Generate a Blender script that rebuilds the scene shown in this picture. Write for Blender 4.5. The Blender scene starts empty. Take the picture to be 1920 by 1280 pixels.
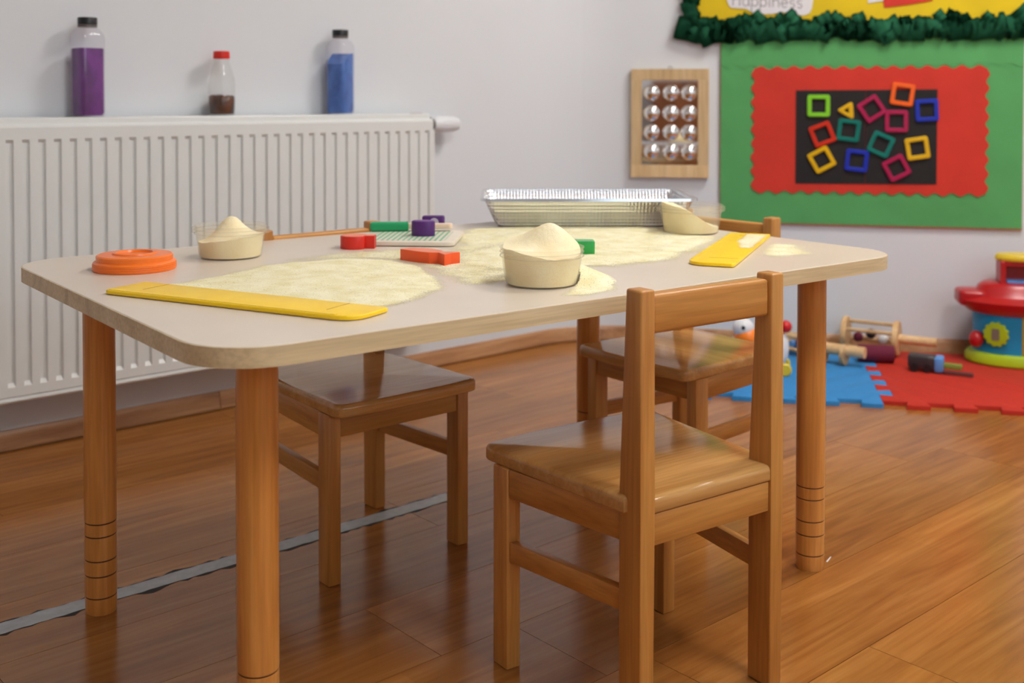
import bpy, bmesh, math, random
from mathutils import Vector, Matrix, noise
import numpy as np

# ------------------------------------------------------------------ camera, world, lights, exposure
SC = bpy.context.scene
COL = SC.collection
F_PX, YAW, PITCH, ROLL = 2097.84, 0.6563957, 0.0254447, 0.0012283
CAM_H = 0.78839
PP_X, PP_Y = 961.36, 236.60
def cam_axes():
    c, s = math.cos(YAW), math.sin(YAW)
    fwd = Vector((s, c, 0)); right = Vector((c, -s, 0)); up = Vector((0, 0, 1))
    f2 = fwd*math.cos(PITCH) - up*math.sin(PITCH); u2 = up*math.cos(PITCH) + fwd*math.sin(PITCH)
    return right*math.cos(ROLL) + u2*math.sin(ROLL), u2*math.cos(ROLL) - right*math.sin(ROLL), f2
_r, _u, _f = cam_axes()
cd = bpy.data.cameras.new('camera'); cam = bpy.data.objects.new('camera', cd); COL.objects.link(cam)
cam.matrix_world = Matrix(((_r.x, _u.x, -_f.x, 0), (_r.y, _u.y, -_f.y, 0), (_r.z, _u.z, -_f.z, CAM_H), (0, 0, 0, 1)))
cd.sensor_width = 36.0; cd.sensor_fit = 'HORIZONTAL'; cd.lens = F_PX/1920*36.0
cd.shift_x = (960-PP_X)/1920; cd.shift_y = -(640-PP_Y)/1920
cd.clip_start = 0.02; cd.clip_end = 60
cd.dof.use_dof = True; cd.dof.focus_distance = 1.55; cd.dof.aperture_fstop = 4.8
SC.camera = cam
vs = SC.view_settings
vs.view_transform = 'Standard'; vs.look = 'None'; vs.gamma = 1.0; vs.use_curve_mapping = False
vs.exposure = 0.16
SKY_STRENGTH = 2.4
LAMP_STRENGTH = 30.0
w = bpy.data.worlds.new('daylight'); SC.world = w; w.use_nodes = True
w.node_tree.nodes['Background'].inputs[0].default_value = (0.74, 0.87, 1.0, 1)
w.node_tree.nodes['Background'].inputs[1].default_value = SKY_STRENGTH

# ------------------------------------------------------------------ materials
def lin(c):
    def f(v):
        v /= 255.0
        return v/12.92 if v <= 0.04045 else ((v+0.055)/1.055)**2.4
    return (f(c[0]), f(c[1]), f(c[2]), 1.0)
class NT:
    def __init__(s, name):
        s.m = bpy.data.materials.new(name); s.m.use_nodes = True
        s.t = s.m.node_tree; s.t.nodes.clear()
        s.out = s.n('ShaderNodeOutputMaterial')
    def n(s, kind, **kw):
        nd = s.t.nodes.new(kind)
        for k, v in kw.items():
            if k.startswith('i_'): nd.inputs[k[2:].replace('_', ' ')].default_value = v
            else: setattr(nd, k, v)
        return nd
    def l(s, a, b): s.t.links.new(a, b)
    def bsdf(s, col=None, rough=0.5, **kw):
        b = s.n('ShaderNodeBsdfPrincipled')
        if col is not None: b.inputs['Base Color'].default_value = col
        b.inputs['Roughness'].default_value = rough
        for k, v in kw.items(): b.inputs[k.replace('_', ' ')].default_value = v
        s.l(b.outputs[0], s.out.inputs[0]); return b
    def ramp(s, fac, stops):
        r = s.n('ShaderNodeValToRGB'); e = r.color_ramp.elements
        while len(e) < len(stops): e.new(0.5)
        for i, (p, c) in enumerate(stops): e[i].position = p; e[i].color = c
        s.l(fac, r.inputs[0]); return r
    def coords(s, scale=(1, 1, 1), rnd=True):
        tc = s.n('ShaderNodeTexCoord'); mp = s.n('ShaderNodeMapping'); mp.inputs['Scale'].default_value = scale
        if rnd:
            oi = s.n('ShaderNodeObjectInfo'); sc = s.n('ShaderNodeVectorMath', operation='SCALE')
            cmb = s.n('ShaderNodeCombineXYZ')
            for i in range(3): s.l(oi.outputs['Random'], cmb.inputs[i])
            s.l(cmb.outputs[0], sc.inputs[0]); sc.inputs['Scale'].default_value = 7.3
            ad = s.n('ShaderNodeVectorMath', operation='ADD')
            s.l(tc.outputs['Object'], ad.inputs[0]); s.l(sc.outputs[0], ad.inputs[1]); s.l(ad.outputs[0], mp.inputs[0])
        else: s.l(tc.outputs['Object'], mp.inputs[0])
        return mp.outputs[0]
    def bump(s, b, h, strength=0.1, dist=0.002):
        bp = s.n('ShaderNodeBump'); bp.inputs['Strength'].default_value = strength; bp.inputs['Distance'].default_value = dist
        s.l(h, bp.inputs['Height']); s.l(bp.outputs[0], b.inputs['Normal'])

def plain(name, c, rough=0.45, mottling=0.06, scale=18, bump=0.0, **kw):
    t = NT(name); b = t.bsdf(lin(c), rough, **kw)
    co = t.coords((1, 1, 1)); nz = t.n('ShaderNodeTexNoise', i_Scale=scale, i_Detail=4.0); t.l(co, nz.inputs['Vector'])
    base = lin(c)
    lo = tuple(v*(1-mottling) for v in base[:3])+(1,); hi = tuple(min(1, v*(1+mottling)) for v in base[:3])+(1,)
    r = t.ramp(nz.outputs[0], [(0.3, lo), (0.7, hi)]); t.l(r.outputs[0], b.inputs['Base Color'])
    if bump: t.bump(b, nz.outputs[0], bump)
    return t.m

def wood(name, dark, mid, light, axis, rough=0.38, fine=1.0):
    t = NT(name); b = t.bsdf(None, rough)
    s = [26.0, 26.0, 26.0]; s[axis] = 2.2
    co = t.coords(tuple(v*fine for v in s))
    nz = t.n('ShaderNodeTexNoise', i_Scale=1.0, i_Detail=5.0, i_Distortion=0.9); t.l(co, nz.inputs['Vector'])
    r = t.ramp(nz.outputs[0], [(0.28, lin(dark)), (0.5, lin(mid)), (0.74, lin(light))])
    s2 = [220.0]*3; s2[axis] = 9.0
    co2 = t.coords(tuple(s2)); n2 = t.n('ShaderNodeTexNoise', i_Scale=1.0, i_Detail=3.0); t.l(co2, n2.inputs['Vector'])
    r2 = t.ramp(n2.outputs[0], [(0.35, (0.80, 0.78, 0.75, 1)), (0.6, (1, 1, 1, 1))])
    mx = t.n('ShaderNodeMixRGB', blend_type='MULTIPLY'); mx.inputs[0].default_value = 0.75
    t.l(r.outputs[0], mx.inputs[1]); t.l(r2.outputs[0], mx.inputs[2])
    oi = t.n('ShaderNodeObjectInfo'); hs = t.n('ShaderNodeHueSaturation')
    mr = t.n('ShaderNodeMapRange'); mr.inputs[3].default_value = 0.88; mr.inputs[4].default_value = 1.1
    t.l(oi.outputs['Random'], mr.inputs[0]); t.l(mr.outputs[0], hs.inputs['Value']); t.l(mx.outputs[0], hs.inputs['Color'])
    t.l(hs.outputs[0], b.inputs['Base Color'])
    t.bump(b, n2.outputs[0], 0.08, 0.001)
    return t.m

BEECH = ((176, 112, 48), (196, 134, 64), (210, 152, 80))
W_X = wood('beech_grain_along_x', *BEECH, 0); W_Y = wood('beech_grain_along_y', *BEECH, 1); W_Z = wood('beech_grain_along_z', *BEECH, 2)
W_SEAT = wood('beech_seat', (180, 126, 66), (198, 146, 84), (210, 162, 100), 0, 0.13)
W_LEG = wood('table_leg_beech', (194, 122, 54), (214, 144, 70), (224, 160, 86), 2, 0.3)
W_PALE = wood('pale_toy_wood', (196, 152, 100), (220, 180, 128), (232, 200, 152), 0, 0.5)
W_PALEZ = wood('pale_frame_wood', (206, 172, 124), (220, 188, 140), (228, 200, 156), 2, 0.5)
W_SKIRT = wood('skirting_wood', (150, 102, 66), (178, 128, 86), (196, 148, 104), 0, 0.35)
W_EDGE = wood('table_edge_band', (198, 172, 128), (220, 197, 154), (230, 210, 172), 0, 0.45, 0.7)
W_CAB = wood('cabinet_wood', (110, 62, 30), (150, 90, 46), (172, 108, 60), 2, 0.4)

def floor_material():
    t = NT('laminate_plank'); b = t.bsdf(None, 0.24); b.inputs['Specular IOR Level'].default_value = 0.36
    oi = t.n('ShaderNodeObjectInfo')
    co = t.coords((2.2, 26, 1))
    nz = t.n('ShaderNodeTexNoise', i_Scale=1.0, i_Detail=6.0, i_Distortion=1.6); t.l(co, nz.inputs['Vector'])
    r = t.ramp(nz.outputs[0], [(0.25, lin((146, 88, 38))), (0.5, lin((166, 106, 48))), (0.78, lin((184, 124, 62)))])
    co2 = t.coords((7, 160, 1)); n2 = t.n('ShaderNodeTexNoise', i_Scale=1.0, i_Detail=3.0); t.l(co2, n2.inputs['Vector'])
    r2 = t.ramp(n2.outputs[0], [(0.35, (0.82, 0.79, 0.76, 1)), (0.62, (1, 1, 1, 1))])
    mx = t.n('ShaderNodeMixRGB', blend_type='MULTIPLY'); mx.inputs[0].default_value = 0.6
    t.l(r.outputs[0], mx.inputs[1]); t.l(r2.outputs[0], mx.inputs[2])
    # printed strips inside one plank: three strips, each cut into staggered lengths
    tc = t.n('ShaderNodeTexCoord'); br = t.n('ShaderNodeTexBrick', offset=0.37, offset_frequency=1)
    br.inputs['Scale'].default_value = 1.0; br.inputs['Brick Width'].default_value = 0.41; br.inputs['Row Height'].default_value = 0.064
    br.inputs['Mortar Size'].default_value = 0.0; br.inputs['Bias'].default_value = 0.0
    br.inputs['Color1'].default_value = (0.88, 0.86, 0.84, 1); br.inputs['Color2'].default_value = (1.08, 1.08, 1.06, 1)
    t.l(tc.outputs['Object'], br.inputs['Vector'])
    m2 = t.n('ShaderNodeMixRGB', blend_type='MULTIPLY'); m2.inputs[0].default_value = 1.0
    t.l(mx.outputs[0], m2.inputs[1]); t.l(br.outputs['Color'], m2.inputs[2])
    hs = t.n('ShaderNodeHueSaturation'); mr = t.n('ShaderNodeMapRange'); mr.inputs[3].default_value = 0.92; mr.inputs[4].default_value = 1.07
    t.l(oi.outputs['Random'], mr.inputs[0]); t.l(mr.outputs[0], hs.inputs['Value']); t.l(m2.outputs[0], hs.inputs['Color'])
    t.l(hs.outputs[0], b.inputs['Base Color'])
    co3 = t.coords((3, 3, 3), False); n3 = t.n('ShaderNodeTexNoise', i_Scale=1.0, i_Detail=3.0); t.l(co3, n3.inputs['Vector'])
    rr = t.n('ShaderNodeMapRange'); rr.inputs[3].default_value = 0.15; rr.inputs[4].default_value = 0.26
    t.l(n3.outputs[0], rr.inputs[0]); t.l(rr.outputs[0], b.inputs['Roughness'])
    t.bump(b, n2.outputs[0], 0.04, 0.0006)
    return t.m
M_FLOOR = floor_material()

def wall_material(name, c):
    t = NT(name); b = t.bsdf(None, 0.75)
    co = t.coords((1, 1, 1), False)
    nz = t.n('ShaderNodeTexNoise', i_Scale=1.4, i_Detail=3.0); t.l(co, nz.inputs['Vector'])
    base = lin(c)
    r = t.ramp(nz.outputs[0], [(0.3, tuple(v*0.96 for v in base[:3])+(1,)), (0.7, base)])
    t.l(r.outputs[0], b.inputs['Base Color'])
    n2 = t.n('ShaderNodeTexNoise', i_Scale=220.0, i_Detail=2.0); t.l(co, n2.inputs['Vector'])
    t.bump(b, n2.outputs[0], 0.08, 0.001)
    return t.m
M_WALL = wall_material('white_wall_paint', (221, 223, 226))
M_CEIL = wall_material('white_ceiling_paint', (240, 240, 238))
M_RAD = plain('radiator_enamel', (225, 226, 223), 0.32, 0.015)
M_TOP = plain('table_laminate', (218, 204, 187), 0.3, 0.03, 9)
M_YEL = plain('yellow_plastic', (255, 208, 16), 0.35, 0.05, 30)
M_ORANGE = plain('orange_plastic', (248, 122, 34), 0.32, 0.03)
M_RED = plain('red_paint', (214, 40, 24), 0.4, 0.04)
M_FISH = plain('orange_red_paint', (240, 88, 32), 0.45, 0.04)
M_PURPLE = plain('purple_paint', (84, 34, 112), 0.4, 0.06)
M_GREEN = plain('green_paint', (40, 160, 70), 0.4, 0.05)
M_TEALG = plain('green_handle_paint', (22, 158, 98), 0.35, 0.05)
M_BLADE = plain('pale_blade_wood', (232, 204, 178), 0.5, 0.05)
M_BLACK = plain('black_plastic', (24, 24, 26), 0.4, 0.1)
M_GREYP = plain('grey_plastic', (108, 100, 98), 0.45, 0.1)
M_REDCAP = plain('red_cap_plastic', (222, 44, 30), 0.4, 0.03)
M_WHITEP = plain('white_plastic', (226, 226, 228), 0.35, 0.02)
M_DARK = plain('dark_grime', (44, 38, 34), 0.8, 0.2, 60)
M_TAPE = plain('grey_tape', (178, 183, 186), 0.5, 0.12, 60, 0.1)
M_STEEL = plain('bright_steel', (190, 190, 192), 0.25, 0.03, 20, 0.0, Metallic=1.0)

def paper(name, c, wob=0.3):
    t = NT(name); b = t.bsdf(None, 0.85)
    co = t.coords((1, 1, 1)); nz = t.n('ShaderNodeTexNoise', i_Scale=9.0, i_Detail=3.0); t.l(co, nz.inputs['Vector'])
    base = lin(c); r = t.ramp(nz.outputs[0], [(0.3, tuple(v*0.93 for v in base[:3])+(1,)), (0.7, tuple(min(1, v*1.05) for v in base[:3])+(1,))])
    t.l(r.outputs[0], b.inputs['Base Color']); t.bump(b, nz.outputs[0], wob, 0.01); return t.m
M_PGREEN = paper('green_paper', (86, 162, 94)); M_PRED = paper('red_paper', (206, 52, 36)); M_PYEL = paper('yellow_paper', (222, 190, 14))
M_PWHITE = paper('white_paper', (226, 222, 224), 0.1); M_CREPE = paper('dark_green_crepe', (6, 92, 58), 0.6)
M_CORK = plain('cork_board_edge', (170, 112, 80), 0.8, 0.15, 60)
M_FELT = plain('black_board', (22, 17, 17), 0.75, 0.1, 40)
M_INK = plain('grey_ink', (70, 68, 72), 0.7, 0.1)

def flour_material(name, cover=False, c1=(234, 222, 172), c2=(247, 240, 206)):
    t = NT(name); b = t.bsdf(None, 0.95)
    b.inputs['Specular IOR Level'].default_value = 0.1
    co = t.coords((1, 1, 1), False)
    n1 = t.n('ShaderNodeTexNoise', i_Scale=26.0, i_Detail=5.0); t.l(co, n1.inputs['Vector'])
    r = t.ramp(n1.outputs[0], [(0.3, lin(c1)), (0.6, lin(c2))])
    n2 = t.n('ShaderNodeTexNoise', i_Scale=900.0, i_Detail=2.0); t.l(co, n2.inputs['Vector'])
    r2 = t.ramp(n2.outputs[0], [(0.3, (0.86, 0.84, 0.78, 1)), (0.5, (1, 1, 1, 1))])
    mx = t.n('ShaderNodeMixRGB', blend_type='MULTIPLY'); mx.inputs[0].default_value = 0.8
    t.l(r.outputs[0], mx.inputs[1]); t.l(r2.outputs[0], mx.inputs[2]); t.l(mx.outputs[0], b.inputs['Base Color'])
    t.bump(b, n2.outputs[0], 0.5, 0.001)
    if cover:
        at = t.n('ShaderNodeAttribute', attribute_name='cover')
        n3 = t.n('ShaderNodeTexNoise', i_Scale=520.0, i_Detail=3.0); t.l(co, n3.inputs['Vector'])
        mr = t.n('ShaderNodeMapRange'); mr.inputs[1].default_value = 0.33; mr.inputs[2].default_value = 0.67
        t.l(n3.outputs[0], mr.inputs[0])
        ad = t.n('ShaderNodeMath', operation='ADD'); t.l(mr.outputs[0], ad.inputs[0]); t.l(at.outputs['Fac'], ad.inputs[1])
        sb = t.n('ShaderNodeMapRange'); sb.inputs[1].default_value = 0.9; sb.inputs[2].default_value = 1.1; t.l(ad.outputs[0], sb.inputs[0])
        tr = t.n('ShaderNodeBsdfTransparent'); ms = t.n('ShaderNodeMixShader')
        t.l(sb.outputs[0], ms.inputs[0]); t.l(tr.outputs[0], ms.inputs[1]); t.l(b.outputs[0], ms.inputs[2]); t.l(ms.outputs[0], t.out.inputs[0])
    return t.m
M_FLOUR = flour_material('corn_flour', False, (250, 231, 186), (254, 243, 208)); M_SPREAD = flour_material('corn_flour_spread', True)

def clear(name, tint, body=0.15, rough=0.08, diffuse=(230, 228, 222)):
    """thin clear plastic or glass wall: mostly see-through, a little milky, glossy by angle"""
    t = NT(name)
    tr = t.n('ShaderNodeBsdfTransparent'); tr.inputs[0].default_value = tint
    df = t.n('ShaderNodeBsdfTranslucent'); df.inputs[0].default_value = lin(diffuse)
    d2 = t.n('ShaderNodeBsdfDiffuse'); d2.inputs[0].default_value = lin(diffuse)
    md = t.n('ShaderNodeMixShader'); md.inputs[0].default_value = 0.5; t.l(df.outputs[0], md.inputs[1]); t.l(d2.outputs[0], md.inputs[2])
    m1 = t.n('ShaderNodeMixShader'); m1.inputs[0].default_value = body; t.l(tr.outputs[0], m1.inputs[1]); t.l(md.outputs[0], m1.inputs[2])
    gl = t.n('ShaderNodeBsdfGlossy'); gl.inputs['Roughness'].default_value = rough
    lw_ = t.n('ShaderNodeLayerWeight'); lw_.inputs['Blend'].default_value = 0.5
    pw = t.n('ShaderNodeMath', operation='POWER'); t.l(lw_.outputs['Facing'], pw.inputs[0]); pw.inputs[1].default_value = 4.0
    fr = t.n('ShaderNodeMapRange'); t.l(pw.outputs[0], fr.inputs[0]); fr.inputs[3].default_value = 0.03; fr.inputs[4].default_value = 0.35
    m2 = t.n('ShaderNodeMixShader'); t.l(fr.outputs[0], m2.inputs[0]); t.l(m1.outputs[0], m2.inputs[1]); t.l(gl.outputs[0], m2.inputs[2])
    t.l(m2.outputs[0], t.out.inputs[0]); return t.m
M_TUB = clear('milky_clear_plastic', (1.0, 0.995, 0.975, 1), 0.10, 0.15, (244, 236, 214))
M_PET = clear('clear_bottle_plastic', (0.97, 0.96, 0.98, 1), 0.06)
M_GLASS = clear('clear_bottle_glass', (0.97, 0.97, 0.96, 1), 0.05)

def glitter(name, c1, c2, c3):
    t = NT(name); b = t.bsdf(None, 0.3); co = t.coords((1, 1, 0.6))
    n1 = t.n('ShaderNodeTexNoise', i_Scale=34.0, i_Detail=3.0); t.l(co, n1.inputs['Vector'])
    r = t.ramp(n1.outputs[0], [(0.35, lin(c1)), (0.6, lin(c2))])
    v = t.n('ShaderNodeTexVoronoi', i_Scale=150.0); t.l(co, v.inputs['Vector'])
    r2 = t.ramp(v.outputs['Distance'], [(0.10, (1, 1, 1, 1)), (0.17, (0, 0, 0, 1))])
    n4 = t.n('ShaderNodeTexNoise', i_Scale=40.0); t.l(co, n4.inputs['Vector'])
    r4 = t.ramp(n4.outputs[0], [(0.52, (0, 0, 0, 1)), (0.6, (1, 1, 1, 1))])
    mu = t.n('ShaderNodeMixRGB', blend_type='MULTIPLY'); mu.inputs[0].default_value = 1; t.l(r2.outputs[0], mu.inputs[1]); t.l(r4.outputs[0], mu.inputs[2])
    mx = t.n('ShaderNodeMixRGB'); t.l(mu.outputs[0], mx.inputs[0]); t.l(r.outputs[0], mx.inputs[1]); mx.inputs[2].default_value = lin(c3)
    t.l(mx.outputs[0], b.inputs['Base Color']); return t.m
M_VIOLET = glitter('violet_glitter_fill', (86, 22, 104), (118, 40, 138), (200, 160, 214))
M_BLUEF = glitter('blue_glitter_fill', (36, 84, 164), (66, 118, 196), (150, 184, 226))
M_BEANS = glitter('brown_bean_fill', (44, 20, 12), (104, 56, 28), (170, 110, 60))

def foil():
    t = NT('embossed_aluminium'); b = t.bsdf((0.84, 0.85, 0.88, 1), 0.2, Metallic=1.0)
    tc = t.n('ShaderNodeTexCoord'); sp = t.n('ShaderNodeSeparateXYZ'); t.l(tc.outputs['Object'], sp.inputs[0])
    hs = []
    for ax, f in ((0, 900.0), (1, 900.0), (2, 900.0)):
        m = t.n('ShaderNodeMath', operation='MULTIPLY'); m.inputs[1].default_value = f; t.l(sp.outputs[ax], m.inputs[0])
        s = t.n('ShaderNodeMath', operation='SINE'); t.l(m.outputs[0], s.inputs[0]); hs.append(s)
    a = t.n('ShaderNodeMath', operation='ADD'); t.l(hs[0].outputs[0], a.inputs[0]); t.l(hs[2].outputs[0], a.inputs[1])
    c = t.n('ShaderNodeMath', operation='ADD'); t.l(a.outputs[0], c.inputs[0]); t.l(hs[1].outputs[0], c.inputs[1])
    t.bump(b, c.outputs[0], 0.3, 0.002); return t.m
M_FOIL = foil()
M_RIM = plain('smooth_aluminium', (226, 228, 232), 0.2, 0.02, 20, Metallic=1.0)
def mirror_mat():
    t = NT('acrylic_mirror'); t.bsdf((0.86, 0.84, 0.82, 1), 0.04, Metallic=1.0); return t.m
M_MIRROR = mirror_mat()
def stripes():
    t = NT('green_striped_print'); b = t.bsdf(None, 0.5)
    tc = t.n('ShaderNodeTexCoord'); wv = t.n('ShaderNodeTexWave', wave_type='BANDS', bands_direction='X', i_Scale=34.0, i_Distortion=0.4)
    t.l(tc.outputs['Object'], wv.inputs['Vector'])
    r = t.ramp(wv.outputs[0], [(0.55, lin((222, 210, 192))), (0.7, lin((112, 184, 140)))]); t.l(r.outputs[0], b.inputs['Base Color']); return t.m
M_STRIPES = stripes()
M_BOARDW = plain('whitewashed_wood', (224, 212, 194), 0.5, 0.05, 30)
def emit(name, c, s):
    t = NT(name); e = t.n('ShaderNodeEmission'); e.inputs[0].default_value = c; e.inputs[1].default_value = s; t.l(e.outputs[0], t.out.inputs[0]); return t.m
M_LAMP = emit('lamp_diffuser', (1.0, 0.985, 0.955, 1), LAMP_STRENGTH)
M_FOAMB = plain('blue_foam', (44, 128, 190), 0.8, 0.05, 60, 0.2); M_FOAMR = plain('red_foam', (184, 34, 8), 0.8, 0.05, 60, 0.2)
M_TRED = plain('toy_red_plastic', (176, 22, 28), 0.3, 0.03); M_TBLUE = plain('toy_blue_plastic', (0, 140, 190), 0.35, 0.03)
M_TYEL = plain('toy_yellow_plastic', (226, 196, 50), 0.35, 0.03); M_TLIME = plain('toy_lime_plastic', (168, 196, 26), 0.35, 0.03)
M_TOR = plain('toy_orange_plastic', (250, 130, 30), 0.4, 0.03); M_PLUM = plain('plum_felt', (104, 24, 50), 0.9, 0.1); M_SKYB = plain('toy_sky_blue', (92, 150, 214), 0.4, 0.04)

# ------------------------------------------------------------------ mesh helpers
def obj(name, bm_or_mesh, mat, parent=None, loc=None, rot=None, smooth=False, sharp=40):
    if isinstance(bm_or_mesh, bmesh.types.BMesh):
        me = bpy.data.meshes.new(name); bmesh.ops.recalc_face_normals(bm_or_mesh, faces=bm_or_mesh.faces[:])
        bm_or_mesh.to_mesh(me); bm_or_mesh.free()
        if mat: me.materials.append(mat)
        if smooth:
            for p in me.polygons: p.use_smooth = True
            if sharp: me.set_sharp_from_angle(angle=math.radians(sharp))
    else: me = bm_or_mesh
    o = bpy.data.objects.new(name, me); COL.objects.link(o)
    if parent: o.parent = parent
    if loc is not None: o.location = loc
    if rot is not None: o.rotation_euler = rot
    return o
def tag(o, label, cat, group=None, kind=None):
    o['label'] = label
    if cat: o['category'] = cat
    if group: o['group'] = group
    if kind: o['kind'] = kind
    return o
def thing(name, label, cat, loc=(0, 0, 0), rz=0.0, group=None):
    o = bpy.data.objects.new(name, None); COL.objects.link(o); o.empty_display_size = 0.05
    o.location = loc; o.rotation_euler = (0, 0, rz); return tag(o, label, cat, group)
def struct(o): o['kind'] = 'structure'; return o
def copy_tree(o, parent=None):
    c = o.copy(); COL.objects.link(c); c.parent = parent
    for ch in list(o.children): copy_tree(ch, c)
    return c
def hexa(bm, b4, t4, bev=0.0, seg=2):
    vb = [bm.verts.new(v) for v in b4]; vt = [bm.verts.new(v) for v in t4]
    fs = [bm.faces.new(vb[::-1]), bm.faces.new(vt)]
    for i in range(4): fs.append(bm.faces.new((vb[i], vb[(i+1) % 4], vt[(i+1) % 4], vt[i])))
    if bev:
        es = list({e for f in fs for e in f.edges})
        bmesh.ops.bevel(bm, geom=es, offset=bev, segments=seg, profile=0.5, affect='EDGES', clamp_overlap=True)
def box(bm, x0, x1, y0, y1, z0, z1, bev=0.0, seg=2):
    hexa(bm, [(x0, y0, z0), (x1, y0, z0), (x1, y1, z0), (x0, y1, z0)], [(x0, y0, z1), (x1, y0, z1), (x1, y1, z1), (x0, y1, z1)], bev, seg)
def bx(*a, **k):
    bm = bmesh.new(); box(bm, *a, **k); return bm
def lathe(bm, prof, seg=40, ox=0, oy=0, oz=0, mat=None, sx=1.0, sy=1.0):
    """profile of (radius, height) turned about the z axis; a zero radius closes the end"""
    rings = []
    for r, z in prof:
        if r < 1e-6: vs_ = [bm.verts.new((ox, oy, oz+z))]
        else: vs_ = [bm.verts.new((ox+sx*r*math.cos(2*math.pi*i/seg), oy+sy*r*math.sin(2*math.pi*i/seg), oz+z)) for i in range(seg)]
        rings.append(vs_)
    if mat is not None:
        for rr in rings:
            for v in rr: v.co = mat @ v.co
    for a, b in zip(rings, rings[1:]):
        if len(a) == 1 and len(b) == 1: continue
        for i in range(seg):
            j = (i+1) % seg
            if len(a) == 1: bm.faces.new((a[0], b[i], b[j]))
            elif len(b) == 1: bm.faces.new((a[i], a[j], b[0]))
            else: bm.faces.new((a[i], a[j], b[j], b[i]))
def lth(prof, seg=40, **k):
    bm = bmesh.new(); lathe(bm, prof, seg, **k); return bm
def inset(poly, d):
    n = len(poly); out = []
    for i in range(n):
        p0, p1, p2 = Vector(poly[i-1]), Vector(poly[i]), Vector(poly[(i+1) % n])
        e1 = (p1-p0).normalized(); e2 = (p2-p1).normalized()
        n1 = Vector((-e1.y, e1.x)); n2 = Vector((-e2.y, e2.x)); m = n1+n2
        if m.length < 1e-6: m = n1.copy()
        m.normalize(); c = max(0.4, m.dot(n1)); out.append(p1+m*(d/c))
    return out
def prism(bm, poly, z0, z1, rt=0.0, rb=0.0, seg=3):
    """counter-clockwise outline pulled up, top and bottom edges rounded"""
    rings = []
    if rb: rings += [(rb*(1-math.sin(a)), z0+rb*(1-math.cos(a))) for a in [i*math.pi/2/seg for i in range(seg+1)]]
    else: rings.append((0, z0))
    if rt: rings += [(rt*(1-math.cos(a)), z1-rt*(1-math.sin(a))) for a in [i*math.pi/2/seg for i in range(seg+1)]]
    else: rings.append((0, z1))
    R = []
    for d, z in rings:
        pp = inset(poly, d) if d > 1e-7 else [Vector(p) for p in poly]
        R.append([bm.verts.new((p.x, p.y, z)) for p in pp])
    for a, b in zip(R, R[1:]):
        for i in range(len(a)):
            j = (i+1) % len(a); bm.faces.new((a[i], a[j], b[j], b[i]))
    bm.faces.new(R[0][::-1]); bm.faces.new(R[-1])
def prm(*a, **k):
    bm = bmesh.new(); prism(bm, *a, **k); return bm
def rrect(x0, x1, y0, y1, r, seg=6):
    p = []
    for cx, cy, a0 in ((x1-r, y0+r, -90), (x1-r, y1-r, 0), (x0+r, y1-r, 90), (x0+r, y0+r, 180)):
        for i in range(seg+1):
            a = math.radians(a0+90*i/seg); p.append((cx+r*math.cos(a), cy+r*math.sin(a)))
    return p
def rounded(poly, radii, seg=5):
    """round the corners of a counter-clockwise polygon"""
    out = []; n = len(poly)
    for i in range(n):
        p0, p1, p2 = Vector(poly[i-1]), Vector(poly[i]), Vector(poly[(i+1) % n]); r = radii[i] if not isinstance(radii, (int, float)) else radii
        if r <= 0: out.append(tuple(p1)); continue
        a = (p0-p1).normalized(); b = (p2-p1).normalized(); ang = math.acos(max(-1, min(1, a.dot(b))))
        t = min(r/math.tan(ang/2), 0.45*(p0-p1).length, 0.45*(p2-p1).length)
        A = p1+a*t; B = p1+b*t
        for k in range(seg+1):
            s = k/seg; q = A*(1-s)**2 + p1*2*s*(1-s) + B*s*s; out.append((q.x, q.y))
    return out
def tube(bm, pts, r, seg=10, cap=True):
    pts = [Vector(p) for p in pts]; rings = []
    for i, p in enumerate(pts):
        d = (pts[min(i+1, len(pts)-1)]-pts[max(i-1, 0)]).normalized()
        a = d.orthogonal().normalized(); b = d.cross(a)
        rr = r[i] if isinstance(r, (list, tuple)) else r
        if rings:
            # keep the ring aligned with the one before
            ref = rings[-1][0].co - pts[i-1]; a = (ref - d*ref.dot(d))
            a = a.normalized() if a.length > 1e-9 else d.orthogonal().normalized(); b = d.cross(a)
        rings.append([bm.verts.new(p+rr*(a*math.cos(2*math.pi*k/seg)+b*math.sin(2*math.pi*k/seg))) for k in range(seg)])
    for A, B in zip(rings, rings[1:]):
        for k in range(seg): bm.faces.new((A[k], A[(k+1) % seg], B[(k+1) % seg], B[k]))
    if cap: bm.faces.new(rings[0][::-1]); bm.faces.new(rings[-1])
def tb(*a, **k):
    bm = bmesh.new(); tube(bm, *a, **k); return bm
def ellipsoid(bm, c, r, seg=24, rings=14, rot=None):
    M = Matrix.Translation(c) @ (rot.to_4x4() if rot else Matrix.Identity(4)) @ Matrix.Diagonal((r[0], r[1], r[2], 1))
    bmesh.ops.create_uvsphere(bm, u_segments=seg, v_segments=rings, radius=1.0, matrix=M)
def ell(*a, **k):
    bm = bmesh.new(); ellipsoid(bm, *a, **k); return bm

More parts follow.
